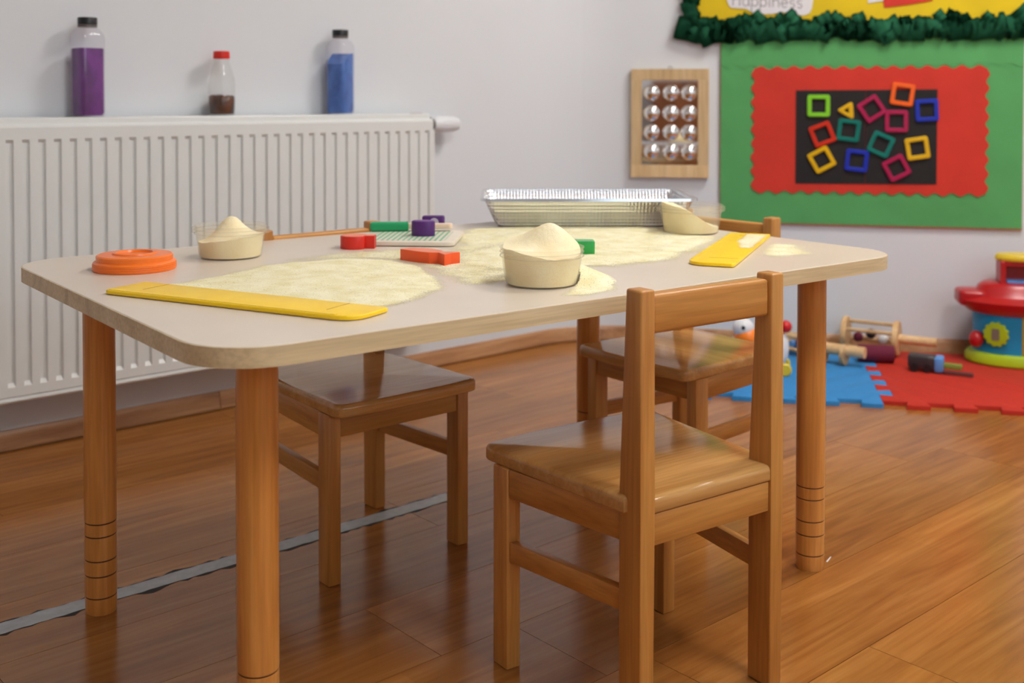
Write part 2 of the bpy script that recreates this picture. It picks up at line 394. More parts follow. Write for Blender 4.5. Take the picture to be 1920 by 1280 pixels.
# ------------------------------------------------------------------ room shell
LDIR = Vector((0.9978, 0.0659)); LORG = Vector((0.5994, 2.6518))          # radiator wall
KORN = Vector((2.4035, 2.7708)); UDIR = Vector((0.6604, -0.7509)); NDIR = Vector((-0.7509, -0.6604))   # board wall
L_ROT = math.atan2(LDIR.y, LDIR.x); B_ROT = math.atan2(UDIR.y, UDIR.x)
CEIL = 2.65
def lw(x, off): return LORG + LDIR*x + Vector((LDIR.y, -LDIR.x))*off
def bw(u, off): return KORN + UDIR*u + NDIR*off
A0 = lw(-2.3, 0); C0 = bw(3.3, 0)
corner = [(lw((KORN-LORG).length-0.17, 0)), KORN, bw(0.17, 0)]
fillet = []
for k in range(13):
    s = k/12; q = corner[0]*(1-s)**2 + corner[1]*2*s*(1-s) + corner[2]*s*s; fillet.append(q)
D0 = Vector((3.1, -2.3)); E0 = Vector((-1.7, -2.3))
ROOM = [A0] + fillet + [C0, D0, E0]                                          # clockwise seen from above
def wall_strip(name, pts, z0=0.0, z1=CEIL, th=0.10, mat=M_WALL, inward=None):
    bm = bmesh.new(); n = len(pts); inn = []; outp = []
    for i, p in enumerate(pts):
        d = (pts[min(i+1, n-1)]-pts[max(i-1, 0)]).normalized(); nn = Vector((-d.y, d.x))      # outward (left of the clockwise walk)
        inn.append(p); outp.append(p+nn*th)
    def v(p, z): return bm.verts.new((p.x, p.y, z))
    ib = [v(p, z0) for p in inn]; it = [v(p, z1) for p in inn]; ob = [v(p, z0) for p in outp]; ot = [v(p, z1) for p in outp]
    for i in range(n-1):
        bm.faces.new((ib[i], ib[i+1], it[i+1], it[i])); bm.faces.new((ob[i], ot[i], ot[i+1], ob[i+1]))
        bm.faces.new((it[i], it[i+1], ot[i+1], ot[i])); bm.faces.new((ib[i], ob[i], ob[i+1], ib[i+1]))
    bm.faces.new((ib[0], it[0], ot[0], ob[0])); bm.faces.new((ib[-1], ob[-1], ot[-1], it[-1]))
    return struct(obj(name, bm, mat, smooth=True, sharp=30))
wall_strip('wall_left', [A0]+fillet[:7])
wall_strip('wall_back', fillet[6:]+[C0])
wall_strip('wall_right', [C0, D0])
wall_strip('wall_west', [E0, A0])
# wall behind the photographer has the window that lights the room
wx0, wx1, wz0, wz1 = -0.9, 2.5, 1.0, 2.4
wf = wall_strip('wall_front', [D0, Vector((wx1, -2.3))])
for nm, a, b, z0, z1 in (('wall_front', Vector((wx0, -2.3)), E0, 0, CEIL), ('wall_front', Vector((wx1, -2.3)), Vector((wx0, -2.3)), 0, wz0), ('wall_front', Vector((wx1, -2.3)), Vector((wx0, -2.3)), wz1, CEIL)):
    wall_strip(nm, [a, b], z0, z1)
win = bpy.data.objects.new('window_1', None); COL.objects.link(win); struct(win); win.location = (0, -2.3, 0)
for i, x in enumerate((wx0, wx0+1.13, wx0+2.27, wx1)):
    obj('window_frame', bx(x-0.03, x+0.03, -0.09, -0.02, wz0, wz1, bev=0.004), M_WHITEP, win)
for z in (wz0, wz1): obj('window_frame', bx(wx0, wx1, -0.09, -0.02, z-0.03, z+0.03, bev=0.004), M_WHITEP, win)
obj('window_sill', bx(wx0-0.05, wx1+0.05, -0.03, 0.12, wz0-0.03, wz0, bev=0.006), M_WHITEP, win)
for i in range(3): obj('pane', bx(wx0+0.03+i*1.135, wx0+1.1+i*1.135, -0.058, -0.052, wz0+0.03, wz1-0.03), M_GLASS, win)
ld = bpy.data.lights.new('window_portal', 'AREA'); ld.shape = 'RECTANGLE'; ld.size = wx1-wx0; ld.size_y = wz1-wz0; ld.cycles.is_portal = True
lo = bpy.data.objects.new('window_portal', ld); COL.objects.link(lo); lo.location = ((wx0+wx1)/2, -2.42, (wz0+wz1)/2); lo.rotation_euler = (math.radians(90), 0, 0)
bm = bmesh.new()
vs_ = [bm.verts.new((p.x, p.y, CEIL)) for p in ROOM]; vt_ = [bm.verts.new((p.x, p.y, CEIL+0.1)) for p in ROOM]
bm.faces.new(vs_); bm.faces.new(vt_[::-1])
for i in range(len(vs_)): bm.faces.new((vs_[i], vs_[(i+1) % len(vs_)], vt_[(i+1) % len(vs_)], vt_[i]))
struct(obj('ceiling', bm, M_CEIL))

# floor: screed slab with one object per laminate plank
bm = bmesh.new(); vs_ = [bm.verts.new((p.x, p.y, -0.010)) for p in ROOM]; vt_ = [bm.verts.new((p.x, p.y, -0.08)) for p in ROOM]
bm.faces.new(vs_); bm.faces.new(vt_[::-1])
for i in range(len(vs_)): bm.faces.new((vs_[i], vs_[(i+1) % len(vs_)], vt_[(i+1) % len(vs_)], vt_[i]))
floor = struct(obj('floor', bm, M_DARK))
def clip(poly, room):
    out = [Vector(p) for p in poly]
    for i in range(len(room)):
        a, b = room[i], room[(i+1) % len(room)]; d = b-a; nn = Vector((d.y, -d.x))       # inside is on the right of a clockwise walk
        src = out; out = []
        for k in range(len(src)):
            p, q = src[k-1], src[k]; dp = (p-a).dot(nn); dq = (q-a).dot(nn)
            if dp*dq < 0: out.append(p+(q-p)*(dp/(dp-dq)))
            if dq >= 0: out.append(q)
        if len(out) < 3: return []
    return out
# the fillet is convex towards the room's outside, so the outline is convex
PW, PL, GAP = 0.192, 1.286, 0.0005
rng = random.Random(5)
row = 0; y = -2.35
PANG = L_ROT
cA, sA = math.cos(PANG), math.sin(PANG)
while y < 3.1:
    x = -2.4 - rng.random()*PL
    if abs(y - 1.33) < PW*0.6: x = 0.962 - 3*PL
    while x < 5.2:
        quad = [(x+GAP, y+GAP), (x+PL-GAP, y+GAP), (x+PL-GAP, y+PW-GAP), (x+GAP, y+PW-GAP)]
        wq = [(px*cA-py*sA, px*sA+py*cA-0.06) for px, py in quad]
        pc = clip(wq, ROOM)
        if len(pc) >= 3:
            cx = sum(p.x for p in pc)/len(pc); cy = sum(p.y for p in pc)/len(pc)
            # drop near-duplicate points
            cl = [pc[0]]
            for p in pc[1:]:
                if (p-cl[-1]).length > 2e-3: cl.append(p)
            if (cl[0]-cl[-1]).length < 2e-3: cl.pop()
            area = 0.5*abs(sum(cl[i-1].x*cl[i].y-cl[i].x*cl[i-1].y for i in range(len(cl)))) if len(cl) > 2 else 0
            if area > 1e-3:
                ox, oy = x*cA-y*sA, x*sA+y*cA-0.06
                loc = [((p.x-ox)*cA+(p.y-oy)*sA, -(p.x-ox)*sA+(p.y-oy)*cA) for p in cl]
                b2 = bmesh.new(); lo_ = [b2.verts.new((p[0], p[1], -0.008)) for p in loc]; hi_ = [b2.verts.new((p[0], p[1], 0.0)) for p in loc]
                b2.faces.new(hi_); b2.faces.new(lo_[::-1])
                for i in range(len(loc)): b2.faces.new((lo_[i], lo_[(i+1) % len(loc)], hi_[(i+1) % len(loc)], hi_[i]))
                obj('plank', b2, M_FLOOR, floor, loc=(ox, oy, 0), rot=(0, 0, PANG))
        x += PL
    y += PW; row += 1

def skirting(name, pts):
    prof = [(0, 0.0), (0.009, 0.0), (0.009, 0.003), (0.014, 0.003), (0.014, 0.009), (0.011, 0.016), (0.011, 0.030), (0.008, 0.040), (0.004, 0.046), (0, 0.046)]
    bm = bmesh.new(); rings = []; n = len(pts)
    for i, p in enumerate(pts):
        d = (pts[min(i+1, n-1)]-pts[max(i-1, 0)]).normalized(); nn = Vector((d.y, -d.x))
        rings.append([bm.verts.new((p.x+nn.x*a, p.y+nn.y*a, z)) for a, z in prof])
    for A, B in zip(rings, rings[1:]):
        for k in range(len(prof)): bm.faces.new((A[k], A[(k+1) % len(prof)], B[(k+1) % len(prof)], B[k]))
    bm.faces.new(rings[0]); bm.faces.new(rings[-1][::-1])
    return struct(obj(name, bm, W_SKIRT, smooth=True, sharp=35))
mid = lw(0.53, 0)
skirting('baseboard_left', [A0, mid - LDIR*0.001]); skirting('baseboard_left', [mid + LDIR*0.001] + fillet[:7]); skirting('baseboard_back', fillet[6:]+[C0])

# ceiling lamps (out of the picture, they light the room)
def ceiling_lamp(x, y, label, s=0.6, ys=0.6):
    t = thing('ceiling_lamp', label, 'lamp', (x, y, CEIL-0.06), 0.0, 'ceiling panel lamps')
    obj('housing', bx(-s/2-0.02, s/2+0.02, -ys/2-0.02, ys/2+0.02, 0.02, 0.06, bev=0.006), M_WHITEP, t)
    obj('diffuser', bx(-s/2, s/2, -ys/2, ys/2, 0.008, 0.0195), M_LAMP, t)
ceiling_lamp(2.6, 1.05, 'square ceiling panel lamp nearest the green bulletin board')
ceiling_lamp(1.25, -0.35, 'square ceiling panel lamp nearest the window')

# ------------------------------------------------------------------ radiator
def build_radiator():
    t = thing('radiator', 'white ribbed panel radiator hung on the wall under the bottles', 'radiator', (LORG.x, LORG.y, 0), L_ROT)
    P = 0.0338; N0, N1 = -24, 34; xa, xb = N0*P-0.02, 1.1366; yf = -0.102; zt, zb = 0.728, 0.130
    rec = 0.0056; zb1 = zb+0.034; zt1 = zt-0.031; rampt = 0.009
    prof = [(yf+0.014, zt+0.002), (yf+0.004, zt), (yf, zt-0.005), (yf, zt1), (yf+rec, zt1-0.0072), (yf+rec, zb1+rampt), (yf, zb1), (yf, zb+0.014), (yf+0.0035, zb+0.0115), (yf+0.0035, zb+0.010), (yf-0.001, zb+0.008), (yf-0.0015, zb+0.004), (yf+0.002, zb), (yf+0.016, zb), (yf+0.016, zt-0.002)]
    bm = bmesh.new()
    A = [bm.verts.new((xa, y, z)) for y, z in prof]; B = [bm.verts.new((xb, y, z)) for y, z in prof]
    for i in range(len(prof)):
        j = (i+1) % len(prof); bm.faces.new((A[i], B[i], B[j], A[j]))
    bm.faces.new(A[::-1]); bm.faces.new(B)
    fp = obj('front_panel', bm, M_RAD, t, smooth=True, sharp=20)
    # pressed ribs between the grooves
    rb = bmesh.new(); h = P*0.27; hs = P*0.31
    hexa(rb, [(-hs, yf+rec, zb1-0.001), (hs, yf+rec, zb1-0.001), (hs, yf+rec+0.002, zb1-0.001), (-hs, yf+rec+0.002, zb1-0.001)],
         [(-hs, yf+rec, zt1+0.001), (hs, yf+rec, zt1+0.001), (hs, yf+rec+0.002, zt1+0.001), (-hs, yf+rec+0.002, zt1+0.001)])
    rb.free(); rb = bmesh.new()
    v = [rb.verts.new(c) for c in ((-hs, yf+rec+0.001, zb1-0.002), (-h, yf-0.0002, zb1-0.002), (h, yf-0.0002, zb1-0.002), (hs, yf+rec+0.001, zb1-0.002))]
    u = [rb.verts.new((a.co.x, a.co.y, zt1+0.002)) for a in v]
    for i in range(4): rb.faces.new((v[i], v[(i+1) % 4], u[(i+1) % 4], u[i]))
    rb.faces.new(v[::-1]); rb.faces.new(u)
    es = [e for e in rb.edges if abs(e.verts[0].co.z-e.verts[1].co.z) > 0.1 and e.verts[0].co.y < yf+0.002]
    bmesh.ops.bevel(rb, geom=es, offset=0.001, segments=2, affect='EDGES')
    first = obj('rib', rb, M_RAD, fp, loc=((N0+0.5)*P, 0, 0), smooth=True, sharp=30)
    for i in range(N0+1, N1):
        o = obj('rib', first.data, None, fp, loc=((i+0.5)*P, 0, 0))
    obj('back_panel', bx(xa, xb, -0.040, -0.026, zb+0.005, zt-0.004, bev=0.004), M_RAD, t)
    obj('top_grille', bx(xa+0.004, xb-0.003, yf+0.012, -0.016, zt-0.012, 0.7435, bev=0.003), M_RAD, t)
    obj('side_panel', bx(xb-0.002, xb+0.0015, yf+0.004, -0.02, zb+0.012, zt+0.006, bev=0.001), M_RAD, t)
    obj('side_panel', bx(xa-0.0015, xa+0.002, yf+0.004, -0.02, zb+0.012, zt+0.006, bev=0.001), M_RAD, t)
    for x in (0.95, 0.1, -0.65): obj('wall_bracket', bx(x, x+0.03, -0.028, 0.0, 0.2, 0.68), M_RAD, t)
    # small brown patch at the grille's right end
    obj('brown_corner', prm(rounded([(0.0, 0.0), (0.03, -0.01), (0.036, 0.004), (0.002, 0.012)], 0.003), 0.0, 0.0035), plain('brown_corner_patch', (150, 104, 74), 0.8, 0.2, 90), t, loc=(xb-0.03, -0.04, 0.741))
    # thermostatic valve at the top right
    Mx = Matrix.Rotation(math.radians(90), 4, 'Y')
    v = obj('valve', lth([(0, 0), (0.011, 0), (0.011, 0.018), (0.0165, 0.020), (0.0165, 0.036), (0, 0.036)], 24, mat=Mx), M_GREYP, t, loc=(xb+0.0015, -0.052, 0.712), smooth=True)
    hd = bmesh.new(); lathe(hd, [(0, 0.034), (0.0175, 0.034), (0.0215, 0.042), (0.0228, 0.055), (0.0228, 0.090), (0.0215, 0.112), (0.018, 0.124), (0.011, 0.130), (0, 0.132)], 28, mat=Mx)
    h2 = obj('valve_head', hd, M_WHITEP, v, smooth=True)
    gr = bmesh.new()
    for k in range(14):
        a = 2*math.pi*k/14; tube(gr, [(0.058, 0.0226*math.cos(a), 0.0226*math.sin(a)), (0.092, 0.0226*math.cos(a), 0.0226*math.sin(a))], 0.0013, 6)
    obj('grip_ridges', gr, M_WHITEP, v)
    obj('supply_pipe', tb([(0.008, 0, -0.012), (0.008, 0.01, -0.10), (0.008, 0.05, -0.16)], 0.007, 10), M_RAD, v, smooth=True)
build_radiator()

# ------------------------------------------------------------------ bottles on the radiator
def tall_bottle(x, label, fill_mat, z_fill, height, tilt=0.0, fill_slope=0.0):
    p = lw(x, 0.05); t = thing('sensory_bottle', label, 'bottle', (p.x, p.y, 0.7437), L_ROT+tilt, 'bottles on the radiator')
    half = 0.0305; H = height
    def ring(bm, r, z, k):  # k: 1 square .. 0 round
        out = []
        for i in range(40):
            a = 2*math.pi*i/40; c, s = math.cos(a), math.sin(a)
            n = 2.0+4.0*k; q = (abs(c)**n+abs(s)**n)**(-1.0/n); out.append(bm.verts.new((r*q*c, r*q*s, z)))
        return out
    def shell(bm, secs, cap0=True, cap1=True):
        R = [ring(bm, *s) for s in secs]
        for A, B in zip(R, R[1:]):
            for i in range(40): bm.faces.new((A[i], A[(i+1) % 40], B[(i+1) % 40], B[i]))
        if cap0: bm.faces.new(R[0][::-1])
        if cap1: bm.faces.new(R[-1])
    zs = H-0.052
    bm = bmesh.new()
    shell(bm, [(half*0.86, 0.0, 1), (half*0.97, 0.004, 1), (half, 0.012, 1), (half*0.985, zs*0.5, 1), (half*1.02, zs, 1), (half*0.99, zs+0.010, 0.9), (half*0.86, zs+0.020, 0.6), (half*0.68, zs+0.027, 0.2), (half*0.62, zs+0.031, 0), (half*0.62, zs+0.040, 0)], True, False)
    obj('bottle_body', bm, M_PET, t, smooth=True, sharp=50)
    bm = bmesh.new(); i_ = half*0.93
    shell(bm, [(i_*0.9, 0.003, 1), (i_, 0.010, 1), (i_*0.985, z_fill*0.6, 1), (i_*1.0, z_fill-0.004, 1), (i_*0.97, z_fill, 1)])
    if fill_slope:
        for v in bm.verts:
            if v.co.z > z_fill-0.006: v.co.z -= fill_slope*max(0.0, (0.2*half - v.co.x))/half
    obj('glitter_filling', bm, fill_mat, t, smooth=True, sharp=50)
    rc = half*0.70
    c = obj('cap', lth([(0, H-0.016), (rc, H-0.016), (rc, H-0.002), (rc*0.96, H), (0, H)], 36), M_BLACK, t, smooth=True)
    obj('tamper_ring', lth([(0, H-0.022), (rc*0.99, H-0.022), (rc*0.99, H-0.0170), (0, H-0.0170)], 36), M_GREYP, c, smooth=True)
def lx(px_world_x): return (px_world_x-LORG.x)/LDIR.x
tall_bottle(lx(0.7874), 'tall clear bottle filled with purple glitter, black cap, on the radiator', M_VIOLET, 0.156, 0.226, 0.12)
tall_bottle(lx(1.4619), 'tall clear bottle filled with blue glitter, black cap, on the radiator', M_BLUEF, 0.163, 0.2255, 0.45, 0.026)
p = lw(lx(1.1174), 0.05)
t = thing('sensory_bottle', 'small clear glass bottle with red cap and brown beans, on the radiator', 'bottle', (p.x, p.y, 0.7437), 0.3, 'bottles on the radiator')
obj('bottle_body', lth([(0, 0.0), (0.028, 0.0), (0.0315, 0.004), (0.0325, 0.03), (0.0325, 0.075), (0.031, 0.090), (0.026, 0.108), (0.0215, 0.122), (0.019, 0.132), (0.019, 0.142)], 40), M_GLASS, t, smooth=True, sharp=60)
bm = bmesh.new(); lathe(bm, [(0, 0.003), (0.027, 0.003), (0.030, 0.006), (0.0312, 0.03), (0.0312, 0.044), (0.026, 0.049), (0, 0.046)], 40)
for v in bm.verts:
    if v.co.z > 0.04: v.co.z += 0.006*noise.noise(v.co*90)
obj('bean_filling', bm, M_BEANS, t, smooth=True, sharp=60)
obj('cap', lth([(0, 0.140), (0.0195, 0.140), (0.0205, 0.144), (0.0195, 0.158), (0.018, 0.159), (0, 0.159)], 36), M_REDCAP, t, smooth=True)

# ------------------------------------------------------------------ table
TT = 0.5332; TX, TY, TL, TW = 0.4364, 1.0559, 1.1998, 0.7938
def build_table():
    t = thing('play_table', 'low rectangular classroom table with pale top on four round wooden legs', 'table', (TX, TY, 0))
    out = rrect(0, TL, 0, TW, 0.085, 10)
    obj('table_top', prm(inset(out, 0.0012), TT-0.0225, TT, rt=0.0012, seg=2), M_TOP, t)
    eb = bmesh.new(); inn = inset(out, 0.0013); n = len(out); th0, th1 = TT-0.0222, TT-0.0008
    a = [eb.verts.new((p[0], p[1], th0)) for p in out]; b = [eb.verts.new((p[0], p[1], th1)) for p in out]
    c = [eb.verts.new((p[0], p[1], th1)) for p in inn]; d = [eb.verts.new((p[0], p[1], th0)) for p in inn]
    for i in range(n):
        j = (i+1) % n
        eb.faces.new((a[i], a[j], b[j], b[i])); eb.faces.new((b[i], b[j], c[j], c[i])); eb.faces.new((c[i], c[j], d[j], d[i])); eb.faces.new((d[i], d[j], a[j], a[i]))
    obj('edge_band', eb, W_EDGE, t, smooth=True, sharp=40)
    r = 0.0237; prof = [(0, 0), (r*0.93, 0), (r*0.97, 0.003)]
    for z in (0.026, 0.0595, 0.083, 0.120, 0.140): prof += [(r*0.99, z-0.0013), (r*0.90, z-0.0004), (r*0.90, z+0.0004), (r*0.99, z+0.0013)]
    prof += [(r, 0.146), (r, TT-0.0227), (0, TT-0.0227)]
    me = None; ix, iy = 0.1016, 0.1153; gm = None; M_GROOVE = plain('groove_shadow_stain', (84, 42, 18), 0.7, 0.1)  # dark ring colour stands for the grooves' shade and dirt
    for x, y in ((ix, iy), (TL-ix, iy), (ix, TW-iy), (TL-ix, TW-iy)):
        if me is None: o = obj('leg', lth(prof, 40), W_LEG, t, loc=(x, y, 0), smooth=True, sharp=25); me = o.data
        else: o = obj('leg', me, None, t, loc=(x, y, 0), rot=(0, 0, 1.3*x))
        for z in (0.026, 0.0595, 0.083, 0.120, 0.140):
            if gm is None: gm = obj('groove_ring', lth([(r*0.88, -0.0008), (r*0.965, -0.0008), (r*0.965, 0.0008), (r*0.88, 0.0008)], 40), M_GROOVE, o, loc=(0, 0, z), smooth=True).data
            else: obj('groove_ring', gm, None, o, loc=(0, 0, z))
build_table()

# ------------------------------------------------------------------ chairs
def build_chair(label, loc, rz, xr=0.127, xf=0.146, D=0.280, zt=0.5555, ct=0.5485):
    t = thing('child_chair', label, 'chair', (loc[0], loc[1], 0), rz, 'small wooden chairs at the table')
    wd, ddr, ddf, zs0, zs = 0.0235, 0.041, 0.034, 0.279, 0.300
    yr, yf = -D/2, D/2
    # seat: wider at the front, notched round the two posts
    fo = yf+0.034
    half = [(xf+0.001, fo-0.004), (xr+0.006, yr+0.024), (xr-0.009, yr+0.022), (xr-0.009, yr+0.0012)]
    poly = [(-half[3][0], half[3][1]), (half[3][0], half[3][1]), (half[2][0], half[2][1]), (half[1][0], half[1][1]), (half[0][0], half[0][1]), (0.06, fo+0.003), (-0.06, fo+0.003), (-half[0][0], half[0][1]), (-half[1][0], half[1][1]), (-half[2][0], half[2][1])]
    poly = rounded(poly, [0.0, 0.0, 0.0, 0.0, 0.022, 0.1, 0.1, 0.022, 0.0, 0.0], 5)
    obj('seat', prm(poly, zs0, zs, rt=0.0075, rb=0.003, seg=4), W_SEAT, t, smooth=True, sharp=50)
    for s in (-1, 1):
        # rear post: straight back face, front face tapering above the seat
        x0, x1 = sorted((s*xr, s*(xr-wd)))
        bm = bmesh.new()
        secs = [(0.0, ddr), (0.30, ddr), (zt, 0.029)]
        rings = [[bm.verts.new(c) for c in ((x0, yr, z), (x1, yr, z), (x1, yr+d, z), (x0, yr+d, z))] for z, d in secs]
        for A, B in zip(rings, rings[1:]):
            for i in range(4): bm.faces.new((A[i], A[(i+1) % 4], B[(i+1) % 4], B[i]))
        bm.faces.new(rings[0][::-1]); bm.faces.new(rings[-1])
        bmesh.ops.bevel(bm, geom=[e for e in bm.edges if not (abs(e.verts[0].co.z-0.30) < 1e-4 and abs(e.verts[1].co.z-0.30) < 1e-4)], offset=0.0034, segments=3, profile=0.5, affect='EDGES')
        obj('post', bm, W_Z, t, smooth=True, sharp=35)
        x0, x1 = sorted((s*xf, s*(xf-wd)))
        obj('leg', bx(x0, x1, yf-ddf, yf, 0.0, zs0, bev=0.0028), W_Z, t, smooth=True, sharp=35)
        # side rail and stretcher, from front leg to post
        for nm, z0, z1, in_, th in (('side_rail', 0.239, zs0-0.0003, 0.003, 0.016), ('stretcher', 0.150, 0.178, 0.004, 0.013)):
            a = s*(xf-in_); b = s*(xr-in_)
            A = [(a-s*th, yf-ddf-0.0005), (a, yf-ddf-0.0005), (b, yr+ddr+0.0005), (b-s*th, yr+ddr+0.0005)]
            if s < 0: A = A[::-1]
            A = A[::-1]
            bm = bmesh.new(); hexa(bm, [(p[0], p[1], z0) for p in A], [(p[0], p[1], z1) for p in A], 0.0015); obj(nm, bm, W_Y, t, smooth=True, sharp=35)
    obj('front_rail', bx(-(xf-wd)+0.0005, xf-wd-0.0005, yf-0.020, yf-0.003, 0.239, zs0-0.0003, bev=0.0015), W_X, t, smooth=True, sharp=35)
    obj('rear_rail', bx(-(xr-wd)+0.0005, xr-wd-0.0005, yr+0.003, yr+0.021, 0.239, zs0-0.0003, bev=0.0015), W_X, t, smooth=True, sharp=35)
    obj('backrest', bx(-(xr-wd)+0.0004, xr-wd-0.0004, yr+0.005, yr+0.0265, 0.4995, ct, bev=0.005, seg=4), W_X, t, smooth=True, sharp=45)
    return t
build_chair('small wooden chair in front of the table with its back to the camera', (1.0746, 1.0994), -0.0438, 0.127, 0.1575, 0.2735)
build_chair('small wooden chair on the radiator side of the table, facing the camera', (0.9887, 1.7371), 3.2051-0.02, 0.127, 0.142, 0.282, 0.551, 0.539)
build_chair('small wooden chair pushed in at the far end of the table, nearest the foam mat', (1.617, 1.534), 1.60, 0.125, 0.143, 0.268, 0.5545, 0.541)

# ------------------------------------------------------------------ things on the table
E1 = Vector((math.cos(YAW), -math.sin(YAW))); E2 = Vector((math.sin(YAW), math.cos(YAW)))     # across and away, as the table is faced
def build_lid():
    t = thing('container_lid', 'round orange plastic lid lying near the left corner of the table', 'lid', (0.567, 1.657, TT), 0.4)
    obj('lid_body', lth([(0, 0.0), (0.0585, 0.0), (0.0595, 0.0015), (0.0592, 0.0115), (0.0575, 0.0135), (0.0545, 0.0145), (0.0548, 0.021), (0.0525, 0.0228), (0.033, 0.0232), (0.0320, 0.0232), (0.0310, 0.0255), (0.0262, 0.0255), (0.0245, 0.0220), (0, 0.0218)], 64), M_ORANGE, t, smooth=True, sharp=35)
    bm = bmesh.new()
    for z in (0.0035, 0.0062, 0.009):
        pts = [(0.0596*math.cos(2*math.pi*k/48), 0.0596*math.sin(2*math.pi*k/48), z) for k in range(49)]; tube(bm, pts, 0.0006, 5, cap=False)
    obj('grip_rings', bm, M_ORANGE, t)
build_lid()
def build_scraper(label, c, rz):
    t = thing('plastic_scraper', label, 'scraper', (c[0], c[1], TT), rz, 'yellow plastic scrapers')
    poly = rounded([(-0.198, -0.037), (0.198, -0.037), (0.198, 0.037), (-0.198, 0.037)], [0.012, 0.034, 0.008, 0.004], 8)
    obj('blade', prm(poly, 0.0008, 0.0062, rt=0.002, rb=0.001, seg=3), M_YEL, t, smooth=True, sharp=40)
    obj('rib', bx(-0.19, 0.17, -0.034, -0.029, 0.0061, 0.0068), M_YEL, t)
    for x in (-0.152, 0.142): obj('score_mark', bx(x-0.0006, x+0.0006, -0.012, 0.034, 0.0055, 0.0064), plain('scraper_score', (178, 132, 20), 0.5), t)
    return t
build_scraper('long yellow plastic scraper at the near left edge of the table', (0.577, 1.304), math.radians(-65.2))
build_scraper('long yellow plastic scraper at the right end of the table, dusted with flour', (1.435, 1.259), math.radians(31.7)+math.pi)

def tub(label, fl_label, c, h, fill, rz=0.0, tabs=True, rb=0.0505):
    t = thing('plastic_tub', label, 'tub', (c[0], c[1], TT), rz, 'round clear tubs of flour')
    ro = rb+0.0065
    bm = lth([(0, 0.0006), (rb-0.004, 0.0), (rb-0.001, 0.0015), (rb, 0.005), (ro-0.002, h-0.014), (ro+0.0005, h-0.0125), (ro+0.0005, h-0.011), (ro-0.001, h-0.010), (ro, h-0.002), (ro+0.0012, h-0.001), (ro+0.0012, h), (ro-0.0008, h), (ro-0.002, h-0.003), (ro-0.0032, h-0.014), (rb-0.0012, 0.005), (rb-0.003, 0.0018), (0, 0.0018)], 64)
    obj('tub_body', bm, M_TUB, t, smooth=True, sharp=40)
    bm = bmesh.new()
    for z in (h-0.0125, h-0.0065):
        rr = ro+0.0003; tube(bm, [(rr*math.cos(2*math.pi*k/64), rr*math.sin(2*math.pi*k/64), z) for k in range(65)], 0.0009, 6, cap=False)
    obj('rim_rings', bm, M_TUB, t, smooth=True)
    if tabs:
        for a in (YAW*-1.0, math.pi-YAW):
            bm = prm(rounded([(ro-0.001, -0.006), (ro+0.0055, -0.005), (ro+0.0055, 0.005), (ro-0.001, 0.006)], 0.002), h-0.013, h-0.003, rt=0.001)
            obj('grip_tab', bm, M_TUB, t, rot=(0, 0, a-rz))
    # the flour inside
    bm = bmesh.new(); NR, NA = 26, 56; rows = []
    def rad(z): return (rb-0.0018) + (ro-0.0035-(rb-0.0018))*max(0, min(1, (z-0.005)/(h-0.019)))
    for i in range(NR+1):
        s = i/NR; ring_ = []
        for k in range(NA if i else 1):
            a = 2*math.pi*k/NA; d = Vector((math.cos(a), math.sin(a)))
            q = d*s*0.0545; z = fill(q.dot(E1)/0.0545, q.dot(E2)/0.0545)
            z += 0.0012*noise.noise(Vector((q.x*60+c[0]*9, q.y*60, 1.0)))+0.0006*noise.noise(Vector((q.x*260, q.y*260, 4.0+c[0])))
            z = max(0.006, z); lim = rad(min(z, h)) - 0.0004; q2 = d*s*lim
            ring_.append(bm.verts.new((q2.x, q2.y, z)))
        rows.append(ring_)
    for i in range(NR):
        for k in range(NA):
            j = (k+1) % NA
            if i == 0: bm.faces.new((rows[0][0], rows[1][k], rows[1][j]))
            else: bm.faces.new((rows[i][k], rows[i+1][k], rows[i+1][j], rows[i][j]))
    last = rows[-1]; mid_ = []; low = []
    for k in range(NA):
        a = 2*math.pi*k/NA; z = min(last[k].co.z*0.5, 0.02); r = rad(z)-0.0004; mid_.append(bm.verts.new((r*math.cos(a), r*math.sin(a), z)))
        r = rb-0.0032; low.append(bm.verts.new((r*math.cos(a), r*math.sin(a), 0.0026)))
    for k in range(NA):
        j = (k+1) % NA; bm.faces.new((last[k], mid_[k], mid_[j], last[j])); bm.faces.new((mid_[k], low[k], low[j], mid_[j]))
    bm.faces.new(low)
    o = obj('flour_heap', bm, M_FLOUR, None, loc=(c[0], c[1], TT), smooth=True, sharp=60); tag(o, fl_label, 'flour', None, 'stuff')
def sm(a, b, x):
    s = max(0.0, min(1.0, (x-a)/(b-a))); return s*s*(3-2*s)
def cone(x, y, cx, cy, hgt, wid): return hgt*math.exp(-((x-cx)**2+(y-cy)**2)/(wid*wid))
tub('clear round tub heaped with flour, nearest to the front chair', 'flour heaped high in the tub beside the front chair', (0.965, 1.187), 0.052,
    lambda x, y: 0.040 + 0.010*sm(0.9, -0.5, x-0.5*y) + 0.008*sm(-0.2, 0.6, y) + cone(x, y, 0.36, 0.30, 0.025, 0.55) + cone(x, y, -0.15, 0.35, 0.008, 0.6), tabs=False)
tub('clear round tub with a flour cone near the orange lid', 'cone of flour in the tub near the orange lid', (0.733, 1.692), 0.052,
    lambda x, y: 0.031 + 0.006*x + cone(x, y, -0.02, 0.1, 0.034, 0.50), rb=0.0495)
tub('clear round tub with sloping flour in front of the foil tray', 'flour sloping down to the right in the tub before the foil tray', (1.56, 1.471), 0.054,
    lambda x, y: 0.058 - 0.004*sm(-1, -.6, x) - 0.042*sm(-0.75, 1.0, x), rb=0.0525)

